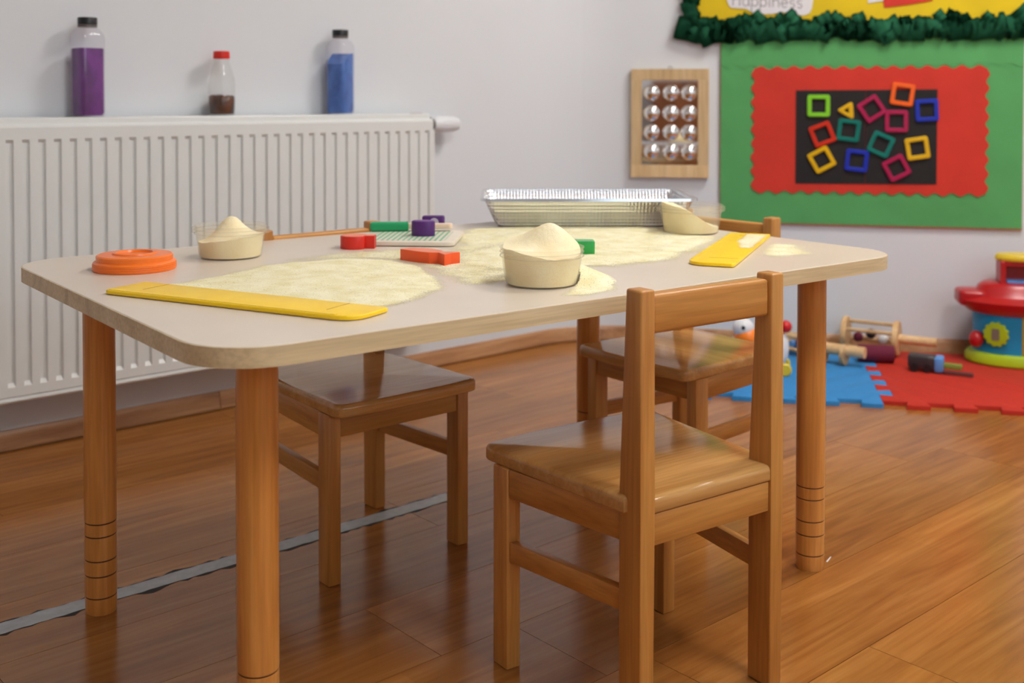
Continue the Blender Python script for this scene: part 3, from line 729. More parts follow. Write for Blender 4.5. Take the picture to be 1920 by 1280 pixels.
def build_tray():
    rz = math.atan2(-0.60, 0.80); t = thing('foil_tray', 'rectangular embossed aluminium baking tray at the far corner of the table', 'tray', (1.525, 1.735, TT+0.0012), rz)
    a, b, h = 0.184, 0.098, 0.056; sp = 0.024
    def sect(x, y, r): return rrect(-x, x, -y, y, r, 5)
    rings = [(a-0.004, b-0.004, 0.012, 0.0), (a, b, 0.014, 0.003), (a+sp*0.93, b+sp*0.93, 0.020, h-0.004), (a+sp, b+sp, 0.022, h)]
    bm = bmesh.new(); R = [[bm.verts.new((p[0], p[1], z)) for p in sect(x, y, r)] for x, y, r, z in rings]
    inner = [(a+sp-0.0012, b+sp-0.0012, 0.021, h-0.0002), (a+sp*0.93-0.001, b+sp*0.93-0.001, 0.019, h-0.004), (a-0.001, b-0.001, 0.013, 0.004), (a-0.005, b-0.005, 0.011, 0.0012)]
    R += [[bm.verts.new((p[0], p[1], z)) for p in sect(x, y, r)] for x, y, r, z in inner]
    for A, B in zip(R, R[1:]):
        for i in range(len(A)): bm.faces.new((A[i], A[(i+1) % len(A)], B[(i+1) % len(A)], B[i]))
    bm.faces.new(R[0][::-1]); bm.faces.new(R[-1])
    obj('tray_body', bm, M_FOIL, t, smooth=True, sharp=35)
    bm = bmesh.new(); o1 = sect(a+sp+0.006, b+sp+0.006, 0.026); i1 = sect(a+sp-0.0005, b+sp-0.0005, 0.022)
    v0 = [bm.verts.new((p[0], p[1], h)) for p in i1]; v1 = [bm.verts.new((p[0], p[1], h+0.001)) for p in o1]
    v2 = [bm.verts.new((p[0], p[1], h-0.004)) for p in sect(a+sp+0.007, b+sp+0.007, 0.027)]; v3 = [bm.verts.new((p[0], p[1], h-0.0045)) for p in sect(a+sp+0.005, b+sp+0.005, 0.025)]
    for A, B in ((v0, v1), (v1, v2), (v2, v3)):
        for i in range(len(A)): bm.faces.new((A[i], A[(i+1) % len(A)], B[(i+1) % len(A)], B[i]))
    obj('rolled_rim', bm, M_RIM, t, smooth=True, sharp=50)
build_tray()

# striped board with toy knife and blocks
BANG = math.atan2(-0.66, 0.75)
bc = Vector((1.0755, 1.692))
t = thing('striped_board', 'thin whitewashed wooden board printed with green stripes, under the toy knife', 'board', (bc.x, bc.y, TT), BANG)
obj('board', prm(rrect(-0.086, 0.086, -0.086, 0.086, 0.014, 5), 0.0012, 0.0085, rt=0.0015, rb=0.001, seg=2), M_BOARDW, t, smooth=True, sharp=40)
obj('stripe_print', prm(rrect(-0.068, 0.068, -0.070, 0.070, 0.008, 4), 0.0086, 0.0088), M_STRIPES, t)
ZB = TT+0.0089
def at_board(x, y): c, s = math.cos(BANG), math.sin(BANG); return (bc.x+c*x-s*y, bc.y+s*x+c*y)
p = (1.112, 1.752)
t = thing('toy_knife', 'toy knife with green handle and pale wooden blade on the striped board', 'toy knife', (p[0], p[1], ZB), math.atan2(-0.55, 0.83))
obj('handle', prm(rounded([(-0.075, -0.012), (-0.004, -0.011), (-0.004, 0.011), (-0.075, 0.012)], [0.006, 0.002, 0.002, 0.006], 5), 0.0, 0.0165, rt=0.004, rb=0.004, seg=3), M_TEALG, t, smooth=True, sharp=40)
obj('blade', prm(rounded([(-0.006, -0.0085), (0.075, -0.012), (0.078, 0.006), (-0.006, 0.0085)], [0.001, 0.014, 0.006, 0.001], 6), 0.004, 0.0135, rt=0.002, rb=0.002, seg=2), M_BLADE, t, smooth=True, sharp=40)
def block(name, label, poly, h, mat, loc, rz, z=TT, r=0.0012, cat='toy block', top=None, edge=0.0022):
    t = thing(name, label, cat, (loc[0], loc[1], z), rz, 'painted wooden toy blocks')
    obj('body', prm(poly, 0.0, h, rt=r, rb=0.0006, seg=2), mat, t, smooth=True, sharp=35)
    if top is not None: obj('dusted_face', prm(inset(poly, edge), h, h+0.0005), top, t)
    return t
M_PINKTOP = plain('flour_dusted_red', (232, 142, 116), 0.8, 0.08, 60); M_LILAC = plain('flour_dusted_purple', (126, 92, 146), 0.8, 0.1, 60); M_MINT = plain('flour_dusted_green', (120, 178, 130), 0.8, 0.1, 60)
drop = [(0.020*math.cos(a)*(1.0 if math.cos(a) < 0 else 1.15), 0.015*math.sin(a)) for a in [2*math.pi*i/20 for i in range(20)]]
block('toy_fruit_block', 'purple rounded wooden block standing on the striped board beside the knife', drop, 0.0265, M_PURPLE, (1.090, 1.679), math.radians(-48), ZB, 0.002, top=M_LILAC)
t = block('toy_fruit_block', 'purple wooden block with a pale round spot, behind the toy knife', rrect(-0.021, 0.021, -0.010, 0.010, 0.005, 5), 0.0235, M_PURPLE, (1.170, 1.764), math.radians(-38), ZB, 0.003)
obj('round_spot', lth([(0, 0), (0.0085, 0), (0.0085, 0.0006), (0, 0.0006)], 24, mat=Matrix.Rotation(math.radians(90), 4, 'X')), plain('pale_lilac_spot', (196, 188, 208), 0.5), t, loc=(0.002, -0.0098, 0.0115))
apple = []
for i in range(36):
    a = 2*math.pi*i/36; r = 0.0262*(1-0.10*math.cos(2*a)); apple.append((r*math.cos(a)*1.02, r*math.sin(a)*0.86))
k = min(range(36), key=lambda i: abs(2*math.pi*i/36-0.0)); 
apple = [p_ for i, p_ in enumerate(apple) if not (i in (35, 0, 1, 34, 2))]
apple = [(0.019, -0.0095)] + [(0.0345, -0.012), (0.0355, 0.010), (0.021, 0.0100)] + [q for q in apple if q[0] < 0.0195]
ap = sorted(apple, key=lambda q: math.atan2(q[1], q[0]-0.004))
block('toy_apple_block', 'red apple-shaped wooden block lying left of the striped board', ap, 0.0215, M_RED, (0.944, 1.665), math.radians(-36), r=0.001, top=M_PINKTOP)
fish = rounded([(-0.050, -0.013), (-0.030, -0.0155), (-0.010, -0.017), (0.012, -0.015), (0.024, -0.007), (0.047, -0.019), (0.044, 0.0), (0.047, 0.019), (0.024, 0.007), (0.010, 0.016), (-0.012, 0.020), (-0.034, 0.016), (-0.050, 0.010)], 0.0012, 2)
t = block('toy_fish_block', 'orange-red fish-shaped wooden block standing in the flour', fish, 0.0172, M_FISH, (0.9555, 1.452), math.radians(-75), r=0.0004, top=M_PINKTOP, edge=0.0006)
block('toy_green_block', 'small green rounded wooden block just behind the front flour tub', rrect(-0.024, 0.0165, -0.0155, 0.0155, 0.006, 5), 0.0225, M_GREEN, (1.205, 1.372), math.radians(-38), r=0.0015, top=M_MINT)

# flour spread over the table: nobody could count it
def inpoly(P, x, y):
    n = len(P); c = np.zeros(x.shape, bool); j = n-1
    for i in range(n):
        xi, yi = P[i]; xj, yj = P[j]
        cond = ((yi > y) != (yj > y)) & (x < (xj-xi)*(y-yi)/((yj-yi)+1e-12)+xi); c ^= cond; j = i
    return c
def sdist(P, x, y):
    d = np.full(x.shape, 9.0); n = len(P)
    for i in range(n):
        ax, ay = P[i-1]; bx_, by_ = P[i]; ex, ey = bx_-ax, by_-ay
        tt = np.clip(((x-ax)*ex+(y-ay)*ey)/(ex*ex+ey*ey+1e-12), 0, 1); d = np.minimum(d, np.hypot(x-ax-tt*ex, y-ay-tt*ey))
    return np.where(inpoly(P, x, y), d, -d)
def spread(name, label, P, hmax, soft, peak=1.0, z=TT, step=0.0028, seed=0.0, mound=None, hole=None):
    xs = [p[0] for p in P]; ys = [p[1] for p in P]; m = soft*1.6
    X = np.arange(max(min(xs)-m, TX+0.01), min(max(xs)+m, TX+TL-0.01), step); Y = np.arange(max(min(ys)-m, TY+0.006), min(max(ys)+m, TY+TW-0.006), step)
    gx, gy = np.meshgrid(X, Y, indexing='ij'); d = sdist(P, gx, gy)
    if hole is not None: d = np.minimum(d, (np.hypot(gx-hole[0], gy-hole[1])-hole[2])*8+0.004)
    nz = np.array([[noise.noise(Vector((a*22+seed, b*22, 0)))+0.5*noise.noise(Vector((a*70+seed, b*70, 3)))+0.25*noise.noise(Vector((a*190, b*190+seed, 6))) for b in Y] for a in X])
    d2 = d + nz*soft*0.55
    cov = np.clip((d2+soft)/(2*soft), 0, 1); cov = cov*cov*(3-2*cov)*peak
    st = np.array([[noise.noise(Vector(((a*0.42-b*0.9)*34+seed, (a*0.9+b*0.42)*7, 8))) for b in Y] for a in X])
    cov = np.clip(cov*(1-0.38*np.clip(st, 0, 1)*(cov < 0.98)), 0, 1)
    hgt = hmax*np.clip((d2+0.2*soft)/0.05, 0, 1)**0.8*(0.75+0.35*nz+0.30*st) + 0.0002
    if mound is not None: hgt = np.maximum(hgt, mound(gx, gy))
    hgt = np.clip(hgt, 0.0002, 0.05)
    keep = cov > 0.02; idx = -np.ones(gx.shape, int); vs2 = []; cv = []
    ii = np.argwhere(keep)
    for a, b in ii:
        idx[a, b] = len(vs2); vs2.append((gx[a, b], gy[a, b], hgt[a, b])); cv.append(cov[a, b])
    fs = []
    for a in range(gx.shape[0]-1):
        for b in range(gx.shape[1]-1):
            q = (idx[a, b], idx[a+1, b], idx[a+1, b+1], idx[a, b+1])
            if min(q) >= 0: fs.append(tuple(int(v) for v in q))
    me = bpy.data.meshes.new(name); me.from_pydata(vs2, [], fs); me.materials.append(M_SPREAD)
    at = me.attributes.new('cover', 'FLOAT', 'POINT'); at.data.foreach_set('value', np.array(cv, dtype=np.float32))
    for p_ in me.polygons: p_.use_smooth = True
    o = bpy.data.objects.new(name, me); COL.objects.link(o); o.location = (0, 0, z); tag(o, label, 'flour', None, 'stuff'); return o
spread('spilled_flour', 'thick pale yellow flour spread out beside the near left scraper',
       [(0.525, 1.478), (0.60, 1.500), (0.63, 1.510), (0.733, 1.570), (0.796, 1.572), (0.866, 1.562), (0.918, 1.500), (0.915, 1.413), (0.862, 1.285), (0.822, 1.228), (0.772, 1.197), (0.706, 1.170), (0.685, 1.150), (0.650, 1.230), (0.612, 1.315), (0.565, 1.415)], 0.0045, 0.012, 1.0, seed=1.0)
spread('spilled_flour', 'flour spread over the middle of the table in front of the foil tray',
       [(1.181, 1.700), (1.27, 1.775), (1.38, 1.730), (1.550, 1.600), (1.545, 1.390), (1.400, 1.300), (1.255, 1.238), (1.150, 1.248), (1.060, 1.290), (0.985, 1.330), (0.980, 1.400), (1.035, 1.500), (1.105, 1.585)], 0.0028, 0.022, 0.93, seed=7.0)
spread('spilled_flour', 'small patch of flour right of the far scraper',
       [(1.50, 1.245), (1.555, 1.270), (1.580, 1.235), (1.500, 1.150), (1.430, 1.165), (1.43, 1.19)], 0.0012, 0.018, 0.85, seed=13.0)
spread('spilled_flour', 'flour slope piled against the right side of the front tub',
       [(1.075, 1.250), (1.088, 1.225), (1.050, 1.130), (1.010, 1.088), (0.955, 1.085), (0.93, 1.10), (1.00, 1.15), (1.02, 1.20)], 0.001, 0.010, 1.0, seed=19.0, hole=(0.965, 1.187, 0.0525),
       mound=lambda gx, gy: 0.024*np.clip(1-np.hypot(gx-1.022, gy-1.172)/0.058, 0, 1))
spread('spilled_flour', 'thin grainy dusting of flour around the fish and apple blocks',
       [(0.80, 1.60), (0.89, 1.625), (0.985, 1.60), (1.04, 1.52), (1.02, 1.40), (1.00, 1.31), (0.955, 1.24), (0.885, 1.235), (0.90, 1.33), (0.93, 1.43), (0.91, 1.53), (0.84, 1.575)], 0.0008, 0.022, 0.78, seed=29.0)

spread('spilled_flour', 'thin flour dust lying along the edge of the right-hand scraper',
       [(1.440, 1.222), (1.520, 1.270), (1.604, 1.324), (1.585, 1.356), (1.50, 1.300), (1.432, 1.238)], 0.0003, 0.007, 0.8, TT+0.0063, seed=37.0)

# ------------------------------------------------------------------ tape on the floor
def build_tape():
    ang = math.atan2(0.053, 0.86); t = thing('floor_tape', 'strip of peeling grey tape stuck along the floor under the table', 'tape', (0.395, 1.7625, 0), ang)
    r2 = random.Random(3)
    def strip(w0, jag, z0, z1, seed, x0=-0.62, x1=0.852):
        q = random.Random(seed); n = 120; lo_, hi_ = [], []
        for i in range(n+1):
            x = x0+(x1-x0)*i/n
            a = -w0 - jag*max(0, noise.noise(Vector((x*24, seed, 0)))) - jag*0.9*q.random()**2; b = w0 + jag*max(0, noise.noise(Vector((x*22, seed+9, 0)))) + jag*0.9*q.random()**2
            lo_.append((x, a)); hi_.append((x, b))
        return prm(lo_+hi_[::-1], z0, z1)
    obj('adhesive_residue', strip(0.0178, 0.010, 0.0, 0.0003, 4), M_DARK, t)
    obj('tape_strip', strip(0.0168, 0.0025, 0.0003, 0.0007, 11), M_TAPE, t)
build_tape()
t = obj('paper_scrap', prm(rounded([(-0.012, -0.0012), (0.012, -0.0005), (0.012, 0.001), (-0.012, 0.0012)], 0.0005, 2), 0.0, 0.0006), M_PWHITE, None, loc=(1.585, 1.170, 0.0), rot=(0, 0, 0.35)); tag(t, 'tiny white paper scrap on the floor beside the right table leg', 'paper')

# ------------------------------------------------------------------ back wall: mirror panel, boards
def on_wall(name, label, cat, u, z, group=None, off=0.0):
    p_ = bw(u, off); return thing(name, label, cat, (p_.x, p_.y, z), B_ROT, group)
# children use x along the wall, z up and -y towards the room
def vprism(poly, y0, y1, rt=0.0):
    """outline drawn in x,z and given thickness along y (y0 front, y1 back)"""
    bm = bmesh.new(); prism(bm, poly, 0, y1-y0, rt=rt); 
    for v in bm.verts: v.co = Vector((v.co.x, y1-v.co.z, v.co.y))
    return bm
def build_mirror():
    t = on_wall('bubble_mirror', 'wood-framed mirror with twelve convex mirror bubbles beside the green board', 'mirror', 0.299, 0.533)
    W2, H2, fw = 0.1235, 0.3485, 0.036
    for nm, P_ in (('frame_rail', [(-W2, 0), (W2, 0), (W2, fw+0.004), (-W2, fw+0.004)]), ('frame_rail', [(-W2, H2-fw), (W2, H2-fw), (W2, H2), (-W2, H2)]),
                  ('frame_stile', [(-W2, fw+0.004), (-W2+fw-0.002, fw+0.004), (-W2+fw-0.002, H2-fw), (-W2, H2-fw)]), ('frame_stile', [(W2-fw+0.002, fw+0.004), (W2, fw+0.004), (W2, H2-fw), (W2-fw+0.002, H2-fw)])):
        obj(nm, vprism(P_, -0.020, -0.002, rt=0.001), W_PALEZ, t)
    ms = obj('mirror_sheet', vprism([(-W2+fw-0.002, fw+0.004), (W2-fw+0.002, fw+0.004), (W2-fw+0.002, H2-fw), (-W2+fw-0.002, H2-fw)], -0.012, -0.004), M_MIRROR, t)
    prof = [(0.0262, 0.0)] + [(0.026*math.cos(a), 0.0185*math.sin(a)) for a in [i*math.pi/2/10 for i in range(1, 10)]] + [(0, 0.0185)]
    first = None
    for u in (-0.0595, 0.0025, 0.0605):
        for z in (0.0825, 0.1445, 0.2065, 0.2715):
            if first is None: first = obj('mirror_bubble', lth(prof, 36, mat=Matrix.Rotation(math.radians(90), 4, 'X')), M_MIRROR, ms, loc=(u, -0.012, z), smooth=True, sharp=0)
            else: obj('mirror_bubble', first.data, None, ms, loc=(u, -0.012, z))
    obj('hanging_ring', tb([(0.006*math.cos(a), -0.006, H2+0.003+0.005*math.sin(a)) for a in [2*math.pi*i/16 for i in range(17)]], 0.0012, 6, cap=False), M_STEEL, t)
build_mirror()
def scallop(x0, x1, z0, z1, n, m, amp, seed):
    """wavy-edged sheet outline, counter-clockwise"""
    q = random.Random(seed); P_ = []
    def side(a, b, k, sgn):
        d = (Vector(b)-Vector(a)); nn = Vector((d.y, -d.x)).normalized()
        for i in range(k*6):
            s = i/(k*6); o = amp*(0.5-0.5*math.cos(2*math.pi*s*k))-amp*0.5 + 0.002*noise.noise(Vector((s*6, seed+sgn, 0))); c = Vector(a)+d*s+nn*o; P_.append((c.x, c.y))
    side((x0, z0), (x1, z0), n, 0); side((x1, z0), (x1, z1), m, 1); side((x1, z1), (x0, z1), n, 2); side((x0, z1), (x0, z0), m, 3)
    return P_
def build_boards():
    t = on_wall('bulletin_board', 'green paper bulletin board with a red scalloped sheet and black panel', 'bulletin board', 0.4595, 0.3945)
    Wd, Hd = 0.902, 0.59
    obj('backing', vprism([(-0.002, -0.006), (Wd+0.001, -0.008), (Wd+0.001, Hd), (-0.002, Hd)], -0.008, -0.0005), M_CORK, t)
    obj('green_paper', vprism([(0, 0), (Wd, -0.002), (Wd, Hd), (0, Hd)], -0.0095, -0.008), M_PGREEN, t)
    lo_ = []
    for i in range(121):
        s = i/120; lo_.append((Wd*s, 0.492+0.006*math.cos(s*Wd/0.048*2*math.pi)+0.004*s))
    obj('scalloped_border', vprism(lo_+[(Wd, Hd), (0, Hd)], -0.0108, -0.0096), M_PGREEN, t)
    obj('red_sheet', vprism(scallop(0.100, 0.799, 0.098, 0.490, 14, 9, 0.011, 5), -0.0125, -0.0109), M_PRED, t)
    obj('black_panel', vprism([(0.2325, 0.1255), (0.4425, 0.127), (0.4425, 0.4195), (0.2325, 0.418)], -0.0142, -0.0126), M_FELT, t)
    obj('black_panel', vprism([(0.4435, 0.127), (0.654, 0.129), (0.654, 0.4215), (0.4435, 0.4195)], -0.0142, -0.0126), M_FELT, t)
    # magnetic frames stuck on the panel
    cols = {'lime green': (130, 206, 44), 'yellow': (222, 176, 16), 'magenta': (166, 22, 74), 'orange': (240, 98, 14), 'blue': (22, 46, 168), 'red': (204, 48, 26), 'teal': (6, 112, 100)}
    mats = {k: plain('frame_'+k.replace(' ', '_')+'_plastic', v, 0.25, 0.05, 40) for k, v in cols.items()}
    S = 0.0345; outl = rrect(-S, S, -S, S, 0.008, 4); inl = rrect(-S+0.0135, S-0.0135, -S+0.0135, S-0.0135, 0.002, 4)
    def frame_mesh(o_, i_):
        bm = bmesh.new(); n = len(o_)
        def rg(P_, y): return [bm.verts.new((p_[0], y, p_[1])) for p_ in P_]
        o2 = inset(o_, 0.002); i2 = inset(i_, -0.002)
        a, b, c, d = rg(o_, 0.0), rg(o_, -0.005), rg(o2, -0.007), rg(i2, -0.007); e, f = rg(i_, -0.005), rg(i_, 0.0)
        for A, B in ((a, b), (b, c), (c, d), (d, e), (e, f), (f, a)):
            for i in range(n): bm.faces.new((A[i], A[(i+1) % n], B[(i+1) % n], B[i]))
        return bm
    sq = [('lime green', 0.7605, 0.7642, 0, 'lime green square magnetic frame in the top left corner of the black panel'),
          ('magenta', 0.9199, 0.7557, 34, 'magenta square magnetic frame turned like a diamond beside the yellow triangle'),
          ('orange', 1.0106, 0.8000, -8, 'orange square magnetic frame overlapping the top edge of the black panel'),
          ('blue', 1.0824, 0.7516, 3, 'blue square magnetic frame at the right edge of the black panel'),
          ('magenta', 0.9934, 0.7175, 0, 'upright magenta square magnetic frame below the orange one'),
          ('red', 0.7723, 0.6753, 22, 'red square magnetic frame on the black panel'),
          ('teal', 0.8513, 0.6882, -7, 'teal square magnetic frame directly below the yellow triangle'),
          ('teal', 0.9482, 0.6454, -24, 'tilted teal square magnetic frame right of the blue one near the panel middle'),
          ('yellow', 1.0559, 0.6343, 9, 'yellow square magnetic frame at the right side of the black panel'),
          ('yellow', 0.7711, 0.5958, 29, 'tilted yellow square magnetic frame below the red one'),
          ('blue', 0.8764, 0.5943, -6, 'blue square magnetic frame at the bottom middle of the black panel'),
          ('magenta', 0.9947, 0.5727, 28, 'tilted magenta square magnetic frame lowest on the black panel')]
    for i, (c, u, z, a, lb) in enumerate(sq):
        p_ = bw(u, 0.0144); bm = frame_mesh(outl, inl); R = Matrix.Rotation(math.radians(-a), 4, 'Y')
        for v in bm.verts: v.co = R @ v.co
        o = obj('magnetic_square', bm, mats[c], None, loc=(p_.x, p_.y, z), rot=(0, 0, B_ROT), smooth=True, sharp=40); tag(o, lb, 'magnetic frame', 'magnetic frames on the black panel')
    tri = [(-0.032, 0.001), (0.022, -0.030), (0.018, 0.031)]
    oT = rounded(tri, 0.008, 4); iT = rounded([(p_[0]*0.28, p_[1]*0.28) for p_ in tri], 0.001, 4)
    p_ = bw(0.8451, 0.0144); o = obj('magnetic_triangle', frame_mesh(oT, iT), mats['yellow'], None, loc=(p_.x, p_.y, 0.7495), rot=(0, 0, B_ROT), smooth=True, sharp=40)
    tag(o, 'small yellow triangle magnetic frame on the black panel', 'magnetic frame', 'magnetic frames on the black panel')

    # yellow display board above, edged with crumpled crepe paper
    t2 = on_wall('display_board', 'yellow display board with a crumpled dark green paper border above the bulletin board', 'display board', 0.345, 0.985)
    obj('backing', vprism([(0.0, 0.0), (1.5, 0.006), (1.5, 0.5), (0.0, 0.5)], -0.016, -0.0005), M_CORK, t2)
    obj('yellow_paper', vprism([(0.004, 0.004), (1.496, 0.010), (1.496, 0.496), (0.004, 0.496)], -0.0172, -0.016), M_PYEL, t2)
    q = random.Random(21); variants = []
    for k in range(6):
        bm = bmesh.new(); g = {}; n = 6
        for i in range(n+1):
            for j in range(n+1):
                x = (i/n-0.5)*0.062; z = (j/n-0.5)*0.062*(0.85+0.3*q.random() if j == n else 1)
                y = -0.010-0.013*math.sin(math.pi*(j/n)) + 0.008*noise.noise(Vector((i*0.9, j*0.7, k*7.0))) + 0.004*math.sin(i*2.1+k)
                g[i, j] = bm.verts.new((x+0.004*noise.noise(Vector((i, j, k*3.0))), y, z+0.004*noise.noise(Vector((i*1.3, j, k*5.0)))))
        for i in range(n):
            for j in range(n): bm.faces.new((g[i, j], g[i+1, j], g[i+1, j+1], g[i, j+1]))
        bmesh.ops.solidify(bm, geom=bm.faces[:], thickness=0.0006)
        me = bpy.data.meshes.new('crepe_tuft'); bm.to_mesh(me); bm.free(); me.materials.append(M_CREPE)
        for p2 in me.polygons: p2.use_smooth = True
        variants.append(me)
    x = 0.012; i = 0
    while x < 1.45:
        s = 0.95+0.35*q.random()
        o = obj('crepe_tuft', variants[i % 6], None, t2, loc=(x, -0.0105, 0.008+0.0035*x+0.010*q.random()+0.006*q.random()), rot=(0, q.uniform(-0.5, 0.5), 0)); o.scale = (s, 1.0, s*0.95)
        if q.random() < 0.62:
            o = obj('crepe_tuft', variants[(i+3) % 6], None, t2, loc=(x+0.012, -0.0125, 0.034+0.005*x+0.020*q.random()), rot=(0, q.uniform(-0.9, 0.9), 0)); s = 0.45+0.4*q.random(); o.scale = (s, 1.0, s)
        x += 0.034; i += 1
    for k in range(9):
        o = obj('crepe_tuft', variants[k % 6], None, t2, loc=(0.018+0.008*q.random(), -0.0115, 0.035+0.048*k), rot=(0, q.uniform(1.2, 1.9), 0)); o.scale = (1.0, 1.0, 0.85)
    # cloud-shaped label with handwriting
    cl = on_wall('cloud_label', 'white cloud-shaped paper label with handwriting on the yellow board', 'label', 0.60, 1.04, off=0.0176)
    cpts = [(-0.118, 0.045), (-0.112, 0.034), (-0.062, 0.030), (-0.040, 0.016), (-0.010, 0.0125), (0.018, 0.013), (0.045, 0.019), (0.075, 0.014), (0.112, 0.0065), (0.131, 0.013), (0.138, 0.030), (0.142, 0.058), (0.136, 0.085), (0.110, 0.100), (0.075, 0.098), (0.050, 0.112), (0.0, 0.116), (-0.05, 0.110), (-0.09, 0.112), (-0.120, 0.098), (-0.128, 0.070)]
    obj('paper', vprism(rounded(cpts, 0.012, 3), -0.0022, -0.0006), M_PWHITE, cl)
    def arc(cx, cy, rx, ry, a0, a1, n=12): return [(cx+rx*math.cos(math.radians(a0+(a1-a0)*i/n)), cy+ry*math.sin(math.radians(a0+(a1-a0)*i/n))) for i in range(n+1)]
    G = {'H': (1.15, [[(0, 0), (0.06, 1.75)], [(0.85, 0), (0.9, 1.75)], [(0.02, 0.85), (0.88, 0.92)]]),
         'a': (1.05, [arc(0.4, 0.48, 0.4, 0.48, 60, 400), [(0.8, 0.95), (0.8, 0.12), (0.95, 0)]]),
         'p': (1.02, [[(0.05, 1.0), (0.0, -0.8)], arc(0.42, 0.5, 0.4, 0.48, 150, -150)]),
         'i': (0.5, [[(0.1, 0.95), (0.1, 0.08), (0.2, 0)], [(0.12, 1.38), (0.15, 1.44)]]),
         'n': (1.0, [[(0, 1.0), (0, 0)], arc(0.38, 0.52, 0.38, 0.45, 170, 0)+[(0.76, 0)]]),
         'e': (0.95, [[(0.04, 0.5), (0.76, 0.55)]+arc(0.4, 0.5, 0.38, 0.48, 8, 315)]),
         's': (0.85, [arc(0.36, 0.74, 0.28, 0.24, 30, 250, 8)+arc(0.34, 0.27, 0.30, 0.26, 70, -140, 8)])}
    wr = bmesh.new(); cx = -0.104; xh = 0.0245
    for k, ch in enumerate('Happiness'):
        adv, strokes = G[ch]
        for st in strokes:
            pts = [(cx+p_[0]*xh*0.98, -0.0026, 0.041-0.055*(cx+0.104+p_[0]*xh)+p_[1]*xh) for p_ in st]; tube(wr, pts, 0.0013, 5)
        cx += adv*xh*1.06
    for v in wr.verts: v.co.y = -0.0022+(v.co.y+0.0026)*0.3
    obj('handwriting', wr, M_INK, cl)
    o = on_wall('red_paper_shape', 'red paper shape on the yellow display board, right of the cloud label', 'paper', 1.02, 1.065, off=0.0176)
    obj('red_shape', vprism([(-0.065, 0.002), (0.0, 0.010), (0.075, 0.022), (0.10, 0.08), (-0.05, 0.09), (-0.07, 0.025)], -0.002, -0.0005), M_PRED, o)
    obj('white_corner', vprism([(-0.115, 0.017), (-0.068, 0.024), (-0.068, 0.07), (-0.11, 0.06)], -0.002, -0.0005), M_PWHITE, o)
build_boards()

# ------------------------------------------------------------------ foam mat
def tooth_side(a, b, n, amp, first, wav=0.0):
    """dovetail teeth from a to b"""
    a, b = Vector(a), Vector(b); d = b-a; L = d.length; e = d/L; nn = Vector((e.y, -e.x)); P_ = [tuple(a)]; s = first
    pw = L/n
    for i in range(n):
        if s > 0 and 0 <= i <= n-1:
            x0, x1 = i*pw, (i+1)*pw; fl = pw*0.10
            lo_ = x0+fl if i > 0 else x0; hi_ = x1-fl if i < n-1 else x1
            for q, o in ((lo_, 0), (x0-fl*0.3 if i > 0 else x0, amp), (x1+fl*0.3 if i < n-1 else x1, amp), (hi_, 0)):
                c = a+e*q+nn*o; P_.append((c.x, c.y))
        s = -s
    P_.append(tuple(b)); return P_
def dedupe(P_):
    out = [P_[0]]
    for p_ in P_[1:]:
        if (Vector(p_)-Vector(out[-1])).length > 1e-4: out.append(p_)
    if (Vector(out[0])-Vector(out[-1])).length < 1e-4: out.pop()
    return out
def mat_tile(label, mat, u0, u1, v0, v1, sides):
    """tile outline in wall coordinates: x along the wall, y = minus the distance from the wall"""
    p_ = bw((u0+u1)/2, -(v0+v1)/2); rx = (u1-u0)/2; ry = (v1-v0)/2; A = 0.034
    s = dict(sides); poly = []
    poly += tooth_side((-rx, -ry), (rx, -ry), 11, A, s['f'])[:-1]; poly += tooth_side((rx, -ry), (rx, ry), 11, A, s['r'])[:-1]
    poly += tooth_side((rx, ry), (-rx, ry), 11, A, 0)[:-1]; poly += tooth_side((-rx, ry), (-rx, -ry), 11, A, s['l'])[:-1]
    o = obj('foam_tile', prm(dedupe(rounded(dedupe(poly), 0.004, 2)), 0.0, 0.012, rt=0.0015, seg=2), mat, None, loc=(p_.x, p_.y, 0), rot=(0, 0, B_ROT), smooth=True, sharp=30)
    return tag(o, label, 'foam mat', 'interlocking foam floor tiles')
mat_tile('blue interlocking foam floor tile behind the right table leg', M_FOAMB, 0.283, 0.878, -0.647, -0.055, {'f': 1, 'r': -1, 'l': 0})
# the red tile's left side fills the gaps of the blue one
def red_tile():
    u0, u1, v0, v1 = 0.878, 1.50, -0.647, -0.055; p_ = bw((u0+u1)/2, -(v0+v1)/2); rx = (u1-u0)/2; ry = (v1-v0)/2; A = 0.034
    left = tooth_side((-rx, -ry), (-rx, ry), 11, A, -1)          # the blue tile's teeth reach into this one
    poly = tooth_side((-rx, -ry), (rx, -ry), 11, A, -1)[:-1] + [(rx, -ry), (rx, ry)] + left[::-1][:-1]
    poly = [(-q[0], q[1]) if False else q for q in poly]
    # clearance of half a millimetre along the joint
    poly = [(q[0]+(0.0006 if q[0] < -rx+A+0.002 else 0), q[1]) for q in poly]
    o = obj('foam_tile', prm(dedupe(rounded(dedupe(poly), 0.003, 2)), 0.0, 0.012, rt=0.0015, seg=2), M_FOAMR, None, loc=(p_.x, p_.y, 0), rot=(0, 0, B_ROT), smooth=True, sharp=30)
    tag(o, 'red interlocking foam floor tile under the toy house', 'foam mat', 'interlocking foam floor tiles')
red_tile()
ZM = 0.012

